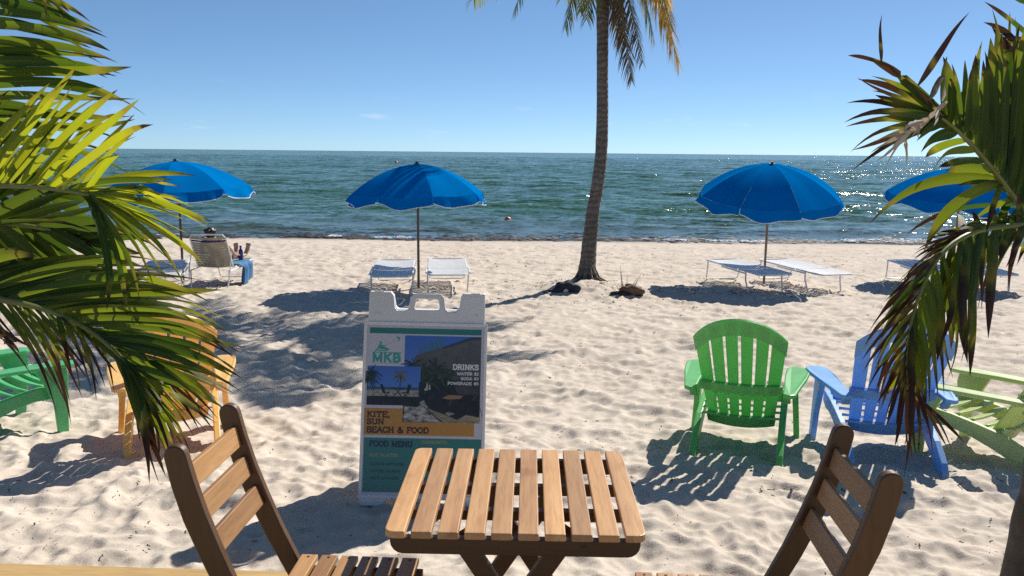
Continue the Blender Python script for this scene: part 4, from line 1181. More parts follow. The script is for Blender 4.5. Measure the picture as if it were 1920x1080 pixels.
class Frond:
    def __init__(self, plant, pts, r0, r1, mat=None):
        """pts: rachis as (px, py, depth)."""
        self.w = smoothline([P(*p) for p in pts], 24)
        mb = MB(); mb.tube(self.w, [r0 + (r1 - r0) * i / 24 for i in range(25)], 7)
        self.o = mb.build("frond", mat or M_mid, plant, smooth=True)
    def at(self, s): return poly_at(self.w, s)
    def tan(self, s): return (self.at(min(1, s + .03)) - self.at(max(0, s - .03))).normalized()
    def leaf(self, s, tip, wpx, mat, wk=1.05, strap=None, bow=.10, fold=.35, twist=0.0, scorch=0.0, dz=None, curl=0.0, side=0.0, ragged=.0, base=None):
        """one leaflet from rachis position s to pixel tip (px, py[, depth])."""
        b = Vector(base) if base is not None else self.at(s)
        dep = -(CAM_M.inverted() @ b).z
        if dz is None: dz = random.uniform(-.16, .16)
        t = P(tip[0], tip[1], tip[2] if len(tip) > 2 else dep + dz)
        ch = t - b; L = ch.length
        up = Vector((0, 0, 1)); up = up - ch.normalized() * up.dot(ch.normalized())
        if up.length > 1e-3: up.normalize()
        tan = self.tan(s)
        vis = ch.cross(b - CAMV).normalized()
        m = b + ch * .5 + up * bow * L * 1.0 + vis * side * L
        if strap is None: strap = mat is M_leaf_lit or random.random() < .3
        n = 12; W = wpx / F_PX * dep / 2 * wk
        line = []
        for i in range(n + 1):
            u = i / n
            line.append(b * (1 - u) ** 2 + m * 2 * u * (1 - u) + t * u * u)
        if curl:
            for i in range(n + 1):
                u = max(0, i / n - .55) / .45; line[i] = line[i] + Vector((0, 0, -1)) * curl * L * u * u + vis * curl * .5 * L * u ** 3
        hk, hv = random.uniform(-.03, .10), random.uniform(-.06, .06)
        for i in range(n + 1):
            u = max(0, i / n - .6) / .4; line[i] = line[i] + (Vector((0, 0, -1)) * hk + vis * hv) * L * u * u
        vs = []; uvs = []
        tw0 = twist + random.uniform(-.35, .35); tw1 = random.uniform(-.5, .5)
        for i in range(n + 1):
            u = i / n
            d = (line[min(i + 1, n)] - line[max(i - 1, 0)]).normalized()
            wv = tan - d * tan.dot(d)
            wv = wv + vis * (.38 if wv.dot(vis) >= 0 else -.38); wv = wv - d * wv.dot(d)
            wv.normalize(); nn = d.cross(wv)
            a = tw0 + tw1 * u
            wv = wv * math.cos(a) + nn * math.sin(a); nn = d.cross(wv)
            prof = (min(1, u / .22) ** .7 * .75 + .25) * (1 - max(0, (u - .30) / .70) ** 1.5) + .015
            if strap: prof = (min(1, u / .15) * .6 + .4) * (1 - max(0, (u - .62) / .38) ** 2.2) * .82 + .02
            if ragged: prof *= 1 + random.uniform(-ragged, ragged)
            w = W * prof
            fo = fold * (1 - .5 * u)
            vs += [line[i] - wv * w * math.cos(fo) + nn * w * math.sin(fo), line[i], line[i] + wv * w * math.cos(fo) + nn * w * math.sin(fo)]
            uvs += [(0, u), (.5, u), (1, u)]
        fs = []
        for i in range(n):
            k = 3 * i; fs += [(k, k + 1, k + 4, k + 3), (k + 1, k + 2, k + 5, k + 4)]
        me = bpy.data.meshes.new("leaflet"); me.from_pydata([tuple(p) for p in vs], [], fs)
        uvl = me.uv_layers.new(name="UVMap")
        for lp in me.loops: uvl.data[lp.index].uv = uvs[lp.vertex_index]
        me.polygons.foreach_set("use_smooth", [True] * len(me.polygons)); me.materials.append(mat); me.update()
        o = bpy.data.objects.new("leaflet", me); COL.objects.link(o); o.parent = self.o
        o["scorch"] = float(scorch + random.uniform(-.06, .06))
        return o
    def fam(self, s0, s1, tips, n, wpx, mat, jit=8, **kw):
        """n leaflets between s0 and s1 whose tips follow the line TIPS (all of them when n is 0)."""
        k = max(2, round((n or len(tips)) * DENS)); wpx *= SLIM
        tp3 = [Vector((t[0], t[1], 0)) for t in tips]
        for i in range(k):
            f = i / max(1, k - 1)
            if n or DENS > 1.01: q = poly_at(tp3, f)
            else: q = tips[i]
            jj = jit + (5 if DENS > 1.01 and not n else 0)
            kk = dict(kw)
            if 'bow' in kk: kk['bow'] += random.uniform(-.03, .03)
            self.leaf(s0 + (s1 - s0) * f, (q[0] + random.uniform(-jj, jj), q[1] + random.uniform(-jj, jj)), wpx * random.uniform(.8, 1.2), mat, **kk)

DENS, SLIM = 1.04, .70
# ---- left plant
random.seed(21)
sl = Vector((-2.28, 3.12))
lp = thing("palm_plant", "bushy young palm with bright yellow green fronds filling the left edge", "palm plant", (0, 0, 0), 0, "young palms beside the deck")
hub = P(-190, 420, 2.85)
mb = MB(); q = [Vector((sl.x, sl.y, -.1)), Vector((sl.x + .02, sl.y, .5)), Vector((hub.x - .12, hub.y + .03, 1.1)), hub]
mb.tube(smoothline(q, 16), [.075 - .001 * i for i in range(17)], 12); mb.build("stem", M_stem, lp, smooth=True)
H3 = (-190, 420, 2.85)
# upper dark fan leaning right
A = Frond(lp, [H3, (-120, 250, 2.75), (-50, 90, 2.65), (10, -60, 2.6), (80, -190, 2.55)], .014, .006)
A.fam(.30, .86, [(245, 297), (252, 265), (258, 198), (268, 166), (252, 145), (235, 128), (212, 138), (215, 92), (210, 110), (192, 62), (200, 74), (175, 43), (118, 9), (100, 14), (76, 2)], 0, 27, M_leaf, 3, bow=.06, scorch=.02)
A.fam(.34, .74, [(170, 285), (215, 225), (225, 160), (190, 118), (165, 85), (120, 55)], 6, 34, M_leaf_shade, 8, bow=.03, dz=.15)
A.fam(.5, .95, [(-120, 60), (-90, -60), (-30, -160)], 5, 28, M_leaf, 8, bow=.05)
# bright upright fan
Bf = Frond(lp, [H3, (-110, 372, 2.62), (-20, 350, 2.52), (80, 352, 2.45), (168, 366, 2.40)], .013, .005)
Bf.fam(.28, .98, [(-30, 170), (12, 157), (48, 152), (90, 148), (118, 137), (150, 112), (172, 142), (214, 153), (226, 150), (284, 200), (270, 228), (233, 273)], 0, 21, M_leaf_lit, 2, bow=.02, dz=None)
Bf.fam(.30, .85, [(20, 230), (60, 215), (105, 200), (150, 205), (190, 215)], 8, 24, M_leaf, 8, bow=.02, dz=.14)
Bf.fam(.93, 1.0, [(360, 323), (357, 354), (363, 369), (413, 415), (416, 433), (350, 395), (376, 489)], 0, 19, M_leaf_lit, 2, bow=.09)
Bf.fam(.90, 1.0, [(330, 338), (345, 375), (300, 350)], 0, 22, M_leaf, 3, bow=.10)
Bf.fam(.95, 1.0, [(352, 529), (303, 541), (262, 560), (222, 598), (205, 572), (240, 588)], 0, 21, M_leaf, 3, bow=.16, side=.04)
Bf.fam(.22, .95, [(-40, 200), (30, 190), (70, 178), (105, 165), (135, 150), (162, 165), (195, 170), (220, 190), (252, 215), (250, 245)], 14, 17, M_leaf_lit, 6, bow=.03)
Bf.fam(.90, 1.0, [(352, 318), (340, 345), (330, 362), (385, 400), (372, 420), (330, 400), (352, 452), (318, 440)], 0, 14, M_leaf_lit, 4, bow=.10)
A.fam(.25, .9, [(225, 262), (236, 215), (228, 178), (215, 138), (205, 112), (180, 85), (150, 45), (95, 20)], 13, 17, M_leaf, 6, bow=.07, scorch=.03)
# middle shaded frond
D = Frond(lp, [H3, (-100, 430, 2.75), (0, 420, 2.72), (90, 430, 2.7), (160, 455, 2.7)], .013, .005)
D.fam(.15, .95, [(60, 300), (120, 300), (180, 330), (230, 380), (265, 440), (295, 447)], 10, 36, M_leaf_shade, 10, bow=.03)
D.fam(.15, 1.0, [(-20, 560), (20, 570), (70, 575), (120, 560), (165, 530), (215, 500), (262, 470)], 14, 38, M_leaf_shade, 9, bow=.05)
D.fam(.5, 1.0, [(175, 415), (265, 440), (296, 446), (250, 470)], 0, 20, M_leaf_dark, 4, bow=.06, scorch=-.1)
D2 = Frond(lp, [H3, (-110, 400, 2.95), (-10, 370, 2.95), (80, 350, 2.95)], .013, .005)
D2.fam(.1, 1.0, [(-60, 250), (20, 250), (90, 270), (150, 330), (170, 390)], 10, 36, M_leaf_shade, 10, bow=.02)
D2.fam(.1, 1.0, [(-20, 500), (60, 520), (130, 500), (190, 440)], 10, 38, M_leaf_shade, 10, bow=.03)
Bf.fam(.93, 1.0, [(330, 430), (345, 470), (318, 500), (290, 520)], 0, 13, M_leaf, 5, bow=.12)
# lower drooping frond with the pale midrib
Cf = Frond(lp, [H3, (-110, 520, 2.6), (-10, 558, 2.5), (50, 571, 2.45), (111, 590, 2.42), (180, 628, 2.38), (235, 680, 2.34), (275, 740, 2.3)], .013, .004)
Cf.fam(.44, .92, [(330, 470), (385, 530), (420, 560), (440, 580), (430, 600), (428, 615), (440, 632), (455, 648), (460, 672), (455, 690), (456, 706), (448, 741), (430, 755), (416, 773)], 18, 27, M_leaf, 5, bow=.10, scorch=.03)
Cf.fam(.36, .62, [(200, 470), (260, 500), (310, 540), (340, 570), (380, 585)], 10, 34, M_leaf_shade, 8, bow=.05, dz=.12)
Cf.fam(.30, .50, [(40, 470), (100, 470), (160, 480)], 5, 34, M_leaf, 8, bow=.03)
Cf.fam(.78, 1.0, [(416, 773), (392, 808), (370, 815), (352, 838), (335, 843), (318, 862)], 9, 23, M_leaf, 5, bow=.09, scorch=.08)
Cf.fam(.80, 1.0, [(333, 842), (320, 880), (304, 910), (296, 908), (285, 890), (273, 878), (262, 830)], 0, 25, M_leaf_dark, 3, bow=.12, scorch=-.02)
Cf.fam(.70, .92, [(330, 760), (310, 800), (290, 830)], 5, 34, M_leaf, 8, bow=.14)
Cf.fam(.52, .80, [(106, 768), (118, 772), (130, 776), (150, 742), (166, 720), (184, 752), (205, 736)], 0, 13, M_leaf_dark, 3, bow=.16, scorch=.02)
Cf.fam(.50, .70, [(95, 740), (112, 752), (128, 760), (122, 720), (135, 700)], 0, 17, M_leaf_dark, 4, bow=.14, scorch=.1)
Cf.fam(.56, .74, [(140, 700), (180, 720), (216, 705)], 6, 11, M_leaf_dark, 6, bow=.12)
Cf.fam(.40, .50, [(20, 640), (40, 650), (58, 625)], 0, 9, M_leaf_brown, 3, bow=.05)
Cf.fam(.46, .95, [(300, 500), (372, 548), (415, 575), (432, 606), (440, 640), (448, 680), (440, 720), (415, 750)], 16, 15, M_leaf, 7, bow=.11, scorch=.06)
Cf.fam(.74, 1.0, [(405, 780), (380, 800), (345, 820), (325, 850), (300, 870), (290, 850)], 12, 13, M_leaf_dark, 6, bow=.12, scorch=.04)
E = Frond(lp, [H3, (-120, 540, 2.4), (-50, 600, 2.3), (0, 622, 2.25), (30, 640, 2.2)], .010, .003)
E.fam(.7, 1.0, [(70, 683), (55, 665), (30, 660), (10, 650)], 0, 16, M_leaf_brown, 3, bow=.05)
E.fam(.2, .8, [(-140, 700), (-90, 720), (-40, 700)], 5, 24, M_leaf, 8, bow=.08)
# fronds beyond the frame
DENS, SLIM = .4, 1.5
for a, b in (((-420, 260, 2.6), (-560, 380, 2.4)), ((-360, 520, 3.1), (-480, 640, 3.4)), ((-230, 180, 3.2), (-260, 40, 3.6))):
    Q = Frond(lp, [H3, a, b], .013, .004)
    Q.fam(.2, 1.0, [(a[0] - 120, a[1] - 140), (b[0] - 140, b[1] + 60)], 9, 28, M_leaf, 10, bow=.05)
    Q.fam(.2, 1.0, [(a[0] + 120, a[1] + 160), (b[0] + 20, b[1] + 220)], 9, 28, M_leaf, 10, bow=.08)

DENS, SLIM = 1.1, .74
# ---- right plant
random.seed(33)
rp = thing("palm_plant", "young palm with scorched drooping fronds and dark leaning trunk at the right edge", "palm plant", (0, 0, 0), 0, "young palms beside the deck")
foot = P(1909, 1085, 3.1); foot2 = P(1960, 860, 3.0); hubr = P(2025, 470, 2.95)
g0 = foot + (foot - foot2) * 3.2
mb = MB(); st = smoothline([g0, foot, foot2, hubr], 18); mb.tube(st, [.062 + .004 * math.sin(i * 1.7) for i in range(19)], 14); mb.build("stem", M_stem, rp, smooth=True)
K3 = (2025, 470, 2.95)
R1 = Frond(rp, [K3, (1965, 445, 2.85), (1915, 388, 2.75), (1869, 328, 2.68), (1824, 274, 2.62), (1789, 240, 2.58), (1765, 221, 2.55)], .013, .005)
R1.fam(.36, .98, [(1990, 60), (1960, 20), (1928, 60), (1914, 8), (1900, 30), (1884, 4), (1872, 60), (1870, 88), (1845, 60), (1812, 88), (1790, 110), (1776, 90), (1763, 112)], 0, 36, M_leaf, 3, bow=.02, scorch=-.02)
R1.fam(.38, .95, [(1975, 40), (1935, 30), (1905, 40), (1888, 50), (1860, 75), (1850, 90), (1825, 105), (1800, 120), (1785, 140)], 12, 26, M_leaf, 8, bow=.03, dz=-.1)
R1.fam(.45, .9, [(1950, 70), (1900, 20), (1868, 80), (1838, 110), (1800, 140)], 8, 20, M_leaf_lit, 10, bow=.02, dz=.2, scorch=.0)
R1.fam(.40, .92, [(1960, 110), (1925, 90), (1895, 70), (1870, 120), (1840, 130), (1815, 150)], 7, 44, M_leaf, 6, bow=.0, dz=.12)
R1.leaf(.97, (1627, 101, 2.5), 24, M_leaf_dark, bow=.06, scorch=-.05); R1.leaf(.97, (1660, 128, 2.5), 20, M_leaf, bow=.05)
R1.fam(.93, 1.0, [(1612, 140), (1600, 170), (1590, 188), (1584, 222), (1580, 250), (1588, 262), (1602, 316)], 0, 19, M_leaf_dark, 1, bow=.09, scorch=.05)
R1.fam(.86, .99, [(1640, 128), (1640, 170), (1650, 215), (1650, 245), (1690, 262), (1722, 268)], 0, 24, M_leaf, 3, bow=.08, scorch=.0)
R1.leaf(.98, (1650, 27, 2.5), 11, M_leaf_brown, base=P(1652, 118, 2.5), bow=-.05); R1.leaf(.98, (1589, 102, 2.5), 9, M_leaf_brown, base=P(1668, 124, 2.5), bow=.06)
R1.leaf(.96, (1813, 19), 15, M_leaf_brown, base=P(1721, 160, 2.45), bow=.0); R1.leaf(.97, (1718, 162, 2.45), 7, M_leaf_brown, bow=.0)
R1.leaf(.95, (1772, 132), 15, M_leaf_brown, base=P(1742, 186, 2.5), bow=.03); R1.leaf(.95, (1779, 140), 11, M_leaf_brown, base=P(1765, 190, 2.5), bow=.03)
for b, t, w in (((1776, 190), (1712, 252), 15), ((1740, 222), (1692, 262), 20), ((1712, 246), (1647, 306), 15), ((1716, 244), (1630, 285), 12), ((1722, 242), (1640, 262), 10), ((1700, 250), (1656, 318), 8), ((1697, 256), (1702, 306), 10), ((1732, 226), (1690, 240), 16), ((1760, 204), (1755, 236), 11), ((1725, 232), (1720, 262), 8)):
    R1.leaf(.98, t, w, M_leaf_dead, base=P(b[0], b[1], 2.42), bow=.02, ragged=.25, fold=.6, wk=.75)
R1.fam(.55, .90, [(1790, 345), (1765, 318), (1745, 300), (1728, 280)], 6, 25, M_leaf, 4, bow=.12)
R1.leaf(.62, (1631, 402), 22, M_leaf, bow=.20, scorch=.05); R1.leaf(.60, (1728, 450), 26, M_leaf, bow=.30, side=.1, scorch=.02); R1.leaf(.5, (1811, 425), 16, M_leaf, bow=.15)
R1.leaf(.45, (1700, 432), 12, M_leaf_dark, bow=.2); R1.leaf(.4, (1832, 470), 20, M_leaf_dark, bow=.1)
R1.fam(.25, .6, [(1930, 520), (1890, 470), (1850, 430)], 5, 22, M_leaf_dark, 8, bow=.1)
R2 = Frond(rp, [K3, (1950, 425, 2.8), (1880, 425, 2.7), (1815, 440, 2.62), (1762, 480, 2.56), (1724, 552, 2.52), (1702, 640, 2.5), (1697, 730, 2.5)], .012, .003)
R2.fam(.52, .95, [(1732, 440), (1690, 520), (1640, 590), (1622, 632), (1616, 672), (1624, 715), (1632, 742), (1640, 735), (1652, 770), (1660, 790)], 14, 13, M_leaf_brown, 4, bow=.14, side=.05)
R2.fam(.58, .95, [(1660, 560), (1645, 610), (1640, 660), (1648, 700), (1660, 740)], 8, 13, M_leaf, 6, bow=.08, scorch=-.06)
R2.fam(.80, 1.0, [(1693, 860), (1700, 878), (1713, 878), (1690, 840), (1706, 850), (1730, 845), (1760, 840), (1780, 846), (1790, 838), (1804, 831)], 0, 12, M_leaf_brown, 3, bow=.05)
R2.fam(.64, .92, [(1786, 719), (1770, 705), (1763, 728), (1745, 740), (1740, 775), (1730, 760), (1722, 790)], 0, 18, M_leaf, 4, bow=.10, scorch=.16)
R2.fam(.48, .72, [(1813, 672), (1816, 690), (1800, 640), (1780, 650), (1765, 660), (1750, 670)], 0, 27, M_leaf, 4, bow=.08, scorch=.10)
R2.fam(.42, .52, [(1855, 622), (1848, 560), (1804, 614)], 0, 34, M_leaf_dark, 3, bow=.05, scorch=.12)
R2.fam(.46, .96, [(1745, 452), (1715, 490), (1680, 540), (1655, 600), (1638, 660), (1636, 700), (1646, 745), (1662, 800), (1680, 840)], 22, 10, M_leaf_brown, 5, bow=.13, side=.04)
R2.fam(.40, .85, [(1760, 600), (1745, 640), (1738, 690), (1725, 730), (1712, 780)], 10, 17, M_leaf, 7, bow=.08, scorch=.12)
R2.fam(.30, .60, [(1845, 560), (1820, 600), (1795, 640), (1770, 660)], 8, 20, M_leaf_dark, 7, bow=.08, scorch=.0)
R2.fam(.05, .45, [(1925, 470), (1900, 400), (1860, 400), (1830, 420), (1800, 425)], 9, 18, M_leaf_shade, 7, bow=.05)
R2.leaf(.30, (1886, 540), 17, M_leaf_brown, bow=.05); R2.leaf(.33, (1870, 500), 14, M_leaf_brown, bow=.05)
R2.fam(.15, .55, [(1990, 360), (1920, 350), (1870, 380), (1800, 395)], 7, 22, M_leaf_dark, 8, bow=.05)
R2.fam(.10, .45, [(1960, 560), (1920, 520), (1880, 480), (1830, 480)], 7, 24, M_leaf_dark, 8, bow=.05)
R2.fam(.45, .60, [(1745, 445), (1738, 470), (1700, 470)], 0, 16, M_leaf, 3, bow=.1)
R3 = Frond(rp, [K3, (1990, 300, 2.9), (1950, 150, 2.85), (1930, 20, 2.8), (1915, -90, 2.8)], .013, .005)
R3.fam(.25, .95, [(1880, 110), (1862, 60), (1840, 10), (1850, -60)], 6, 22, M_leaf_dark, 6, bow=.05)
R3.fam(.2, .9, [(2060, 200), (2080, 80), (2060, -60)], 7, 30, M_leaf, 8, bow=.05)
R3.leaf(.7, (1878, 96), 9, M_leaf_brown, base=P(1925, 98, 2.8), bow=.05); R3.leaf(.7, (1872, 72), 8, M_leaf_brown, base=P(1925, 74, 2.8), bow=.05)
DENS, SLIM = .4, 1.5
for a, b in (((2180, 330, 2.7), (2330, 420, 2.5)), ((2120, 260, 3.2), (2200, 140, 3.5)), ((2150, 560, 3.1), (2260, 720, 3.2))):
    Q = Frond(rp, [K3, a, b], .013, .004)
    Q.fam(.2, 1.0, [(a[0] + 120, a[1] - 140), (b[0] + 140, b[1] + 60)], 9, 28, M_leaf, 10, bow=.05)
    Q.fam(.2, 1.0, [(a[0] - 60, a[1] + 160), (b[0] + 20, b[1] + 220)], 9, 28, M_leaf, 10, bow=.08)
# ------------------------------------------------------------------ place everything on the beach
umb_at(0, "blue beach umbrella leaning to the right behind the left palm, shading the reclining person", (326, 302), 256, .42, .05, 200, .2, .35, M_pole_dark)
umb_at(1, "blue beach umbrella right behind the menu board, upright with dark bronze pole", (785, 307), 246, .43, .02, 180, .32, .5, M_pole_dark)
umb_at(2, "blue beach umbrella right of the coconut palm, tipped towards the viewer on wooden pole", (1446, 306), 256, .47, .19, -97, .12, .5, M_pole_wood)
umb_at(3, "blue beach umbrella farthest right, half hidden by the scorched palm", (1800, 314), 248, .44, .10, -95, .30, .45, M_pole_wood)

def on(x, y, dz=0.0): return Vector((x, y, ground_z(x, y) + dz))
def mid(px0, py0, px1, py1, lift=.35):
    a, b = G(px0, py0, lift), G(px1, py1, lift); c = (a + b) / 2
    return c, a, b
def place_lounger(label, far, near, **kw):
    """far / near: pixel of the middle of the foot edge and of the head edge."""
    c, a, b = mid(*far, *near)
    rz = math.atan2(-(a - b).x, (a - b).y)
    d = (a - b).normalized()
    o = a - d * .93
    return lounger(label, on(o.x, o.y), rz, **kw)
place_lounger("white strap lounger left of the bronze pole behind the menu board", (743, 486), (731, 516))
place_lounger("white strap lounger right of the bronze pole behind the menu board", (838, 484), (841, 514))
place_lounger("white strap lounger just right of the coconut palm, left of the wooden pole", (1350, 485), (1470, 512))
place_lounger("white strap lounger on the far side of the wooden pole right of the coconut palm", (1447, 485), (1583, 511))
place_lounger("white strap lounger partly hidden behind the drooping brown frond", (1690, 486), (1790, 509))
place_lounger("white strap lounger at the right edge under the farthest right umbrella", (1775, 486), (1890, 512))
place_lounger("flat white strap lounger mostly hidden behind the left palm leaves", (318, 487), (290, 515))
_b = G(389, 545)
LR = math.radians(2)
_d = Vector((-math.sin(LR), math.cos(LR), 0)); _o = _b + _d * .67
ll_loc = on(_o.x, _o.y)
ll = lounger("lounger with tan straps and raised back, holding the reclining person", ll_loc, LR, back=math.radians(58), strap=M_strap_tan, scale=.88)

# ------------------------------------------------------------------ person lying on the raised lounger
M_skin = simple("skin", (.46, .27, .19), .5, .08, 6)
M_hair = simple("dark_hair", (.012, .010, .009), .45, .2, 40)
M_trunks = simple("swim_shorts", (.02, .03, .06), .8, .15, 12)
LM = Matrix.Translation(ll_loc) @ Matrix.Rotation(LR, 4, 'Z')
pe = thing("person", "person with dark hair lying back on the tan lounger, bare feet up at its end", "person", ll_loc, LR); pe.scale = (.88, .88, .88)
def skinned(name, pts, edges, radii, mat, parent, sub=2, root=0):
    me = bpy.data.meshes.new(name); me.from_pydata(pts, edges, []); me.materials.append(mat)
    o = bpy.data.objects.new(name, me); COL.objects.link(o); o.parent = parent
    sk = o.modifiers.new("skin", 'SKIN'); sk.use_smooth_shade = True
    if not me.skin_vertices: me.skin_vertices.new() if hasattr(me.skin_vertices, 'new') else None
    for v, r in zip(me.skin_vertices[0].data, radii): v.radius = (r, r) if not hasattr(r, '__len__') else r
    me.skin_vertices[0].data[root].use_root = True
    ss = o.modifiers.new("subdiv", 'SUBSURF'); ss.levels = sub; ss.render_levels = sub
    return o
pp = [(0, -.10, .45), (0, -.19, .56), (0, -.30, .69), (0, -.39, .80), (0, -.43, .86), (0, -.455, .91), (0, -.46, .96),
      (.16, -.35, .78), (.25, -.22, .62), (.26, -.05, .53), (.255, .04, .51),
      (-.16, -.35, .78), (-.25, -.23, .62), (-.20, -.05, .56), (-.10, .05, .55),
      (.10, -.06, .44), (.12, .20, .48), (.14, .58, .42), (.19, .80, .42), (.225, .86, .52), (.245, .855, .63),
      (-.10, -.06, .44), (-.10, .20, .49), (-.07, .58, .43), (.02, .80, .43), (.02, .86, .53), (.015, .855, .64)]
pe_e = [(0, 1), (1, 2), (2, 3), (3, 4), (4, 5), (5, 6), (3, 7), (7, 8), (8, 9), (9, 10), (3, 11), (11, 12), (12, 13), (13, 14), (0, 15), (15, 16), (16, 17), (17, 18), (18, 19), (19, 20), (0, 21), (21, 22), (22, 23), (23, 24), (24, 25), (25, 26)]
pr_ = [(.12, .09), (.115, .085), (.125, .085), (.085, .07), (.05, .05), (.08, .085), (.07, .08), .055, .042, .034, .03, .055, .042, .034, .03, .085, .062, .045, .036, (.046, .036), (.050, .024), .085, .062, .045, .036, (.046, .036), (.050, .024)]
body = skinned("body", pp, pe_e, pr_, M_skin, pe)
mb = MB(); mb.ball((0, -.475, .945), .10, sc=(.92, 1.02, 1.0), seg=14, rings=10)
for k in range(16):
    a = k * .39; mb.ball((.075 * math.cos(a), -.485 + .07 * math.sin(a), .975 + .01 * math.sin(k * 2.3)), .030, seg=9, rings=5)
mb.build("hair", M_hair, pe, smooth=True, angle=180)
mb = MB()
for sx in (-1, 1): mb.tube([(sx * .05, -.14, .46), (sx * .095, -.04, .46), (sx * .11, .14, .48)], [.105, .10, .082], 12)
mb.build("shorts", M_trunks, pe, smooth=True)
for fx, sg in ((.245, 1), (.015, -1)):       # toes
    for k in range(5):
        L = (.032, .027, .024, .021, .018)[k]; x = fx - sg * (.032 - .0165 * k)
        mb = MB(); mb.tube([(x, .856, .585), (x, .854, .605 + L * .5), (x, .848, .61 + L)], [.013 if k == 0 else .0095, .012 if k == 0 else .009, .006], 7); mb.build("toe", M_skin, pe, smooth=True)
for hx, hy, hz, sg in ((.255, .06, .505, 1), (-.08, .07, .545, -1)):   # fingers
    for k in range(5):
        x = hx + (k - 2) * .016; L = (.05, .07, .078, .072, .055)[k]
        if k == 0: x -= .012
        mb = MB(); mb.tube([(x, hy, hz), (x + (k - 2) * .004, hy + L * .6, hz + .006), (x + (k - 2) * .005, hy + L, hz - .012)], [.0095, .009, .006], 7); mb.build("finger", M_skin, pe, smooth=True)

# blue towel thrown over the lounger's right side, and the bottle on it
M_towel = simple("blue_towel", (.055, .17, .33), .95, .22, 14, bmp=.5, bscale=120)
M_towel_edge = simple("towel_edge", (.03, .05, .13), .95, .2, 14)
g = []
for i in range(22):
    row = []
    for j in range(15):
        u = j / 14; v = i / 21
        y = -.10 + .62 * u - .05 * v * (1 - u)
        s = v * .66
        fold = .030 * math.sin(u * 15 + v * 3) * min(1, v * 2.0) + .015 * math.sin(u * 31 + 1)* v
        if s < .22: x, z = .14 + s, .368 + .012 * math.sin(u * 9) * (s / .22)
        else: x, z = .345 + .05 * min(1, (s - .22) / .06) + fold, .365 - (s - .22) * (.80 + .12 * math.sin(u * 6))
        row.append(Vector((x, y, max(z, .015))))
    g.append(row)
tw = thing("towel", "blue towel draped over the side of the tan lounger", "towel", ll_loc, LR); tw.scale = (.88, .88, .88)
mb = MB(); mb.sheet(g, .008); mb.build("cloth", M_towel, tw, smooth=True, angle=80)
mb = MB(); mb.sheet([[r[0] + Vector((.004, 0, 0)), r[1] + Vector((.005, 0, 0))] for r in g[8:]], .011, .002); mb.build("hem", M_towel_edge, tw, smooth=True)
M_bottle = simple("blue_bottle", (.015, .03, .16), .2, .1, 6, spec=.6)
bo = thing("bottle", "dark blue bottle standing by the person's feet on the towel", "bottle", LM @ Vector((.19, .40, .331)), LR)
mb = MB(); prof = [(.0, .0), (.034, .0), (.036, .01), (.036, .125), (.030, .15), (.015, .175), (.014, .20)]
vs = []; n = 14
for r, z in prof:
    for j in range(n): vs.append((max(r, .001) * math.cos(2 * math.pi * j / n), max(r, .001) * math.sin(2 * math.pi * j / n), z))
mb.add(vs, [(i * n + j, i * n + (j + 1) % n, (i + 1) * n + (j + 1) % n, (i + 1) * n + j) for i in range(len(prof) - 1) for j in range(n)]); mb.build("flask", M_bottle, bo, smooth=True)
mb = MB(); mb.tube([(0, 0, .20), (0, 0, .222)], .017, 12); mb.build("cap", M_cap, bo, smooth=True)

# ------------------------------------------------------------------ adirondack chairs
P_green = plastic("green_plastic", (.19, .58, .19), (.07, .56, .035))
P_sea = plastic("mint_plastic", (.16, .58, .27), (.05, .48, .17))
P_orange = plastic("orange_plastic", (.90, .66, .22), (.96, .50, .05))
P_blue = plastic("blue_plastic", (.27, .54, .85), (.12, .33, .78))
P_lime = plastic("lime_plastic", (.60, .68, .32), (.50, .60, .16))
def chair_at(label, mat, px, py, rz, dx=0, dy=0):
    p = G(px, py); a = math.radians(rz); f = Vector((-math.sin(a), math.cos(a))); r = Vector((f.y, -f.x))
    zf, zb = ground_z(p.x + f.x * .36, p.y + f.y * .36), ground_z(p.x - f.x * .38, p.y - f.y * .38)
    zr, zl = ground_z(p.x + r.x * .28, p.y + r.y * .28), ground_z(p.x - r.x * .28, p.y - r.y * .28)
    adirondack(label, mat, Vector((p.x, p.y, (zf + zb) / 2 + .0)), a, (.35 * math.atan((zf - zb) / .74), -.35 * math.atan((zr - zl) / .56)))
chair_at("green adirondack chair with arched slatted back, alone right of the table", P_green, 1387, 842, -20)
chair_at("blue adirondack chair half hidden by the hanging brown frond", P_blue, 1650, 856, -9)
chair_at("pale lime adirondack chair at the right edge seen from its side", P_lime, 1876, 862, 38)
chair_at("orange adirondack chair behind the left palm's lower frond", P_orange, 328, 832, 21)
chair_at("mint green adirondack chair cut off by the left edge", P_sea, -28, 812, -38)

# ------------------------------------------------------------------ table, chairs, sign
def deck_at(px, py, h): 
    d = (P(px, py, 1.0) - CAMV); k = (DECK + h - CAM_Z) / d.z
    return CAMV + d * k
c0 = (deck_at(706, 1008, .71) + deck_at(1216, 1018, .71) + deck_at(775, 832, .71) + deck_at(1170, 838, .71)) / 4
table((c0.x + .003, c0.y, DECK), math.radians(-1.2))
def chair_from_tops(label, near, far, sgn):
    """near / far: pixels of the heads of the two posts."""
    a, b = deck_at(*near, .885), deck_at(*far, .885)
    m = (a + b) / 2; d = (b - a).normalized()
    fwd = Vector((d.y, -d.x, 0)) * sgn
    o = m + fwd * .262
    return chair(label, (o.x, o.y, DECK), math.atan2(-fwd.x, fwd.y))
chair_from_tops("wooden folding chair left of the table, its back slats in the sun", (333, 852), (430, 775), 1)
chair_from_tops("wooden folding chair right of the table, dark against the light", (1667, 903), (1581, 815), -1)
menu_board()

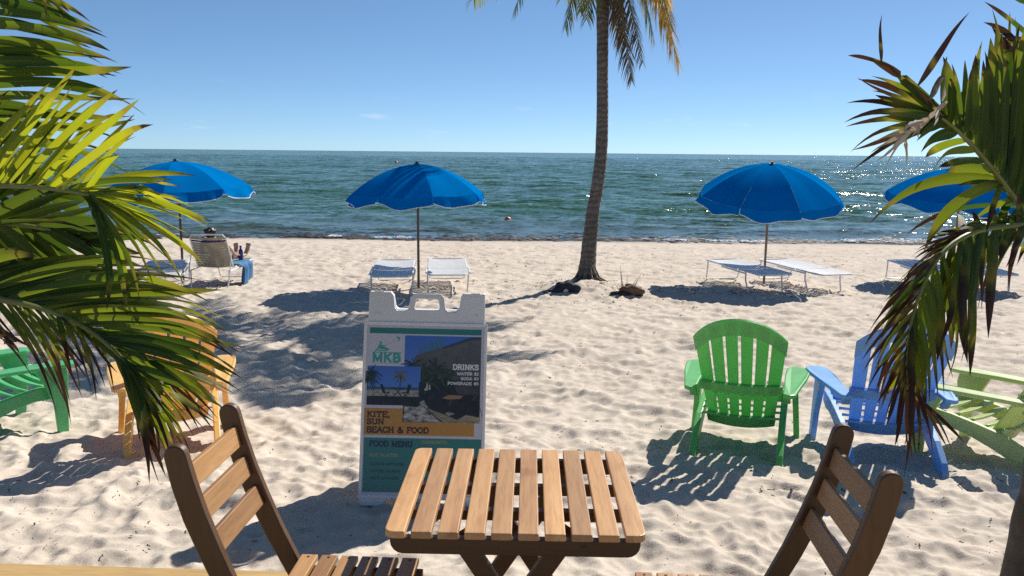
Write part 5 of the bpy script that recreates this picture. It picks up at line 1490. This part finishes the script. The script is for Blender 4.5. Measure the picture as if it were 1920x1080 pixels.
# ------------------------------------------------------------------ small things
M_bag = simple("dark_cloth", (.014, .018, .035), .85, .3, 20, bmp=.5, bscale=50)
M_bag_w = simple("pale_cloth", (.45, .45, .47), .85, .1, 20)
b = G(1060, 547)
bg = thing("clothes_bundle", "dark bundle of clothes dropped at the left foot of the coconut palm", "clothes", b)
def lump(pts, n=9, rings=7):
    mb = MB()
    for (c, r, sc) in pts:
        k = len(mb.v); mb.ball(c, r, seg=n * 2, rings=rings + 2, sc=sc)
        for i in range(k, len(mb.v)):
            v = Vector(mb.v[i]); nv = mnoise.noise(v * 14 + Vector((3, 1, 7))); mb.v[i] = tuple(v + (v - Vector(c)) * nv * .45)
    return mb
lump([((0, 0, .07), .12, (1.2, .8, .75)), ((.12, -.02, .05), .09, (1.2, .8, .7)), ((-.10, -.04, .04), .08, (1.3, .8, .6)), ((.03, .02, .13), .07, (1.1, .8, .6))]).build("cloth", M_bag, bg, smooth=True, angle=180)
lump([((.0, -.07, .03), .035, (1.2, .7, .9))]).build("pale_cloth", M_bag_w, bg, smooth=True, angle=180)
lump([((-.2, -.08, .025), .045, (2.2, .6, .5)), ((-.28, -.13, .015), .03, (1.4, .6, .5))]).build("strap", M_bag, bg, smooth=True, angle=180)
M_husk = simple("husk", (.13, .075, .04), .85, .4, 14, bmp=.5, bscale=50)
M_husk_dk = simple("husk_dark", (.035, .024, .018), .9, .4, 14)
b = G(1180, 553)
hk = thing("palm_husk", "brown fallen palm husk with dry twigs, right of the coconut palm", "husk", b)
lump([((.02, 0, .06), .13, (1.25, .75, .62)), ((.12, -.02, .05), .085, (1.2, .8, .6))], 10).build("shell", M_husk, hk, smooth=True, angle=180)
lump([((-.16, -.02, .03), .07, (1.6, .7, .5)), ((-.06, -.07, .03), .07, (1.5, .7, .5)), ((.0, .05, .13), .05, (1.2, .8, .6))]).build("rot", M_husk_dk, hk, smooth=True, angle=180)
M_twig = simple("dry_twig", (.30, .25, .19), .85, .25, 30)
for dx, dy, h, lx in ((-.10, .02, .32, -.03), (-.08, .03, .42, -.06), (-.05, .02, .26, .02), (.0, .02, .24, .10), (.02, .03, .30, .14), (.04, .02, .20, .08), (-.12, 0, .18, -.1)):
    mb = MB(); mb.tube([(dx, dy, .04), (dx + lx * .5, dy, h * .55), (dx + lx, dy + .01, h)], [.006, .0045, .002], 5); mb.build("twig", M_twig, hk)
M_buoy_r = simple("buoy_red", (.62, .16, .11), .45, .1, 6)
M_buoy_w = simple("buoy_white", (.72, .70, .66), .45, .1, 6)
def buoy(label, px, py, dpt, r, mat, band):
    c = P(px, py, dpt); t = thing("buoy", label, "buoy", (c.x, c.y, c.z - r * .4))
    mb = MB(); mb.ball((0, 0, r * .4), r, seg=18, rings=12); mb.build("float", mat, t, smooth=True, angle=180)
    mb = MB(); mb.tube([(0, 0, r * 1.36), (0, 0, r * 1.6)], r * .16, 10); mb.build("eye", band, t, smooth=True)
    mb = MB(); mb.tube([(r * 1.005 * math.cos(k * math.pi / 10), r * 1.005 * math.sin(k * math.pi / 10), r * .42) for k in range(20)], r * .05, 6, closed=True); mb.build("band", band, t, smooth=True)
buoy("round red buoy floating near shore left of the coconut palm", 952, 413, 28.5, .125, M_buoy_r, M_buoy_w)
buoy("round white buoy floating beside the left umbrella", 386, 402, 31, .105, M_buoy_w, M_buoy_r)
buoy("tiny red buoy far out left of the second umbrella's top", 743, 305, 150, .32, M_buoy_r, M_buoy_w)
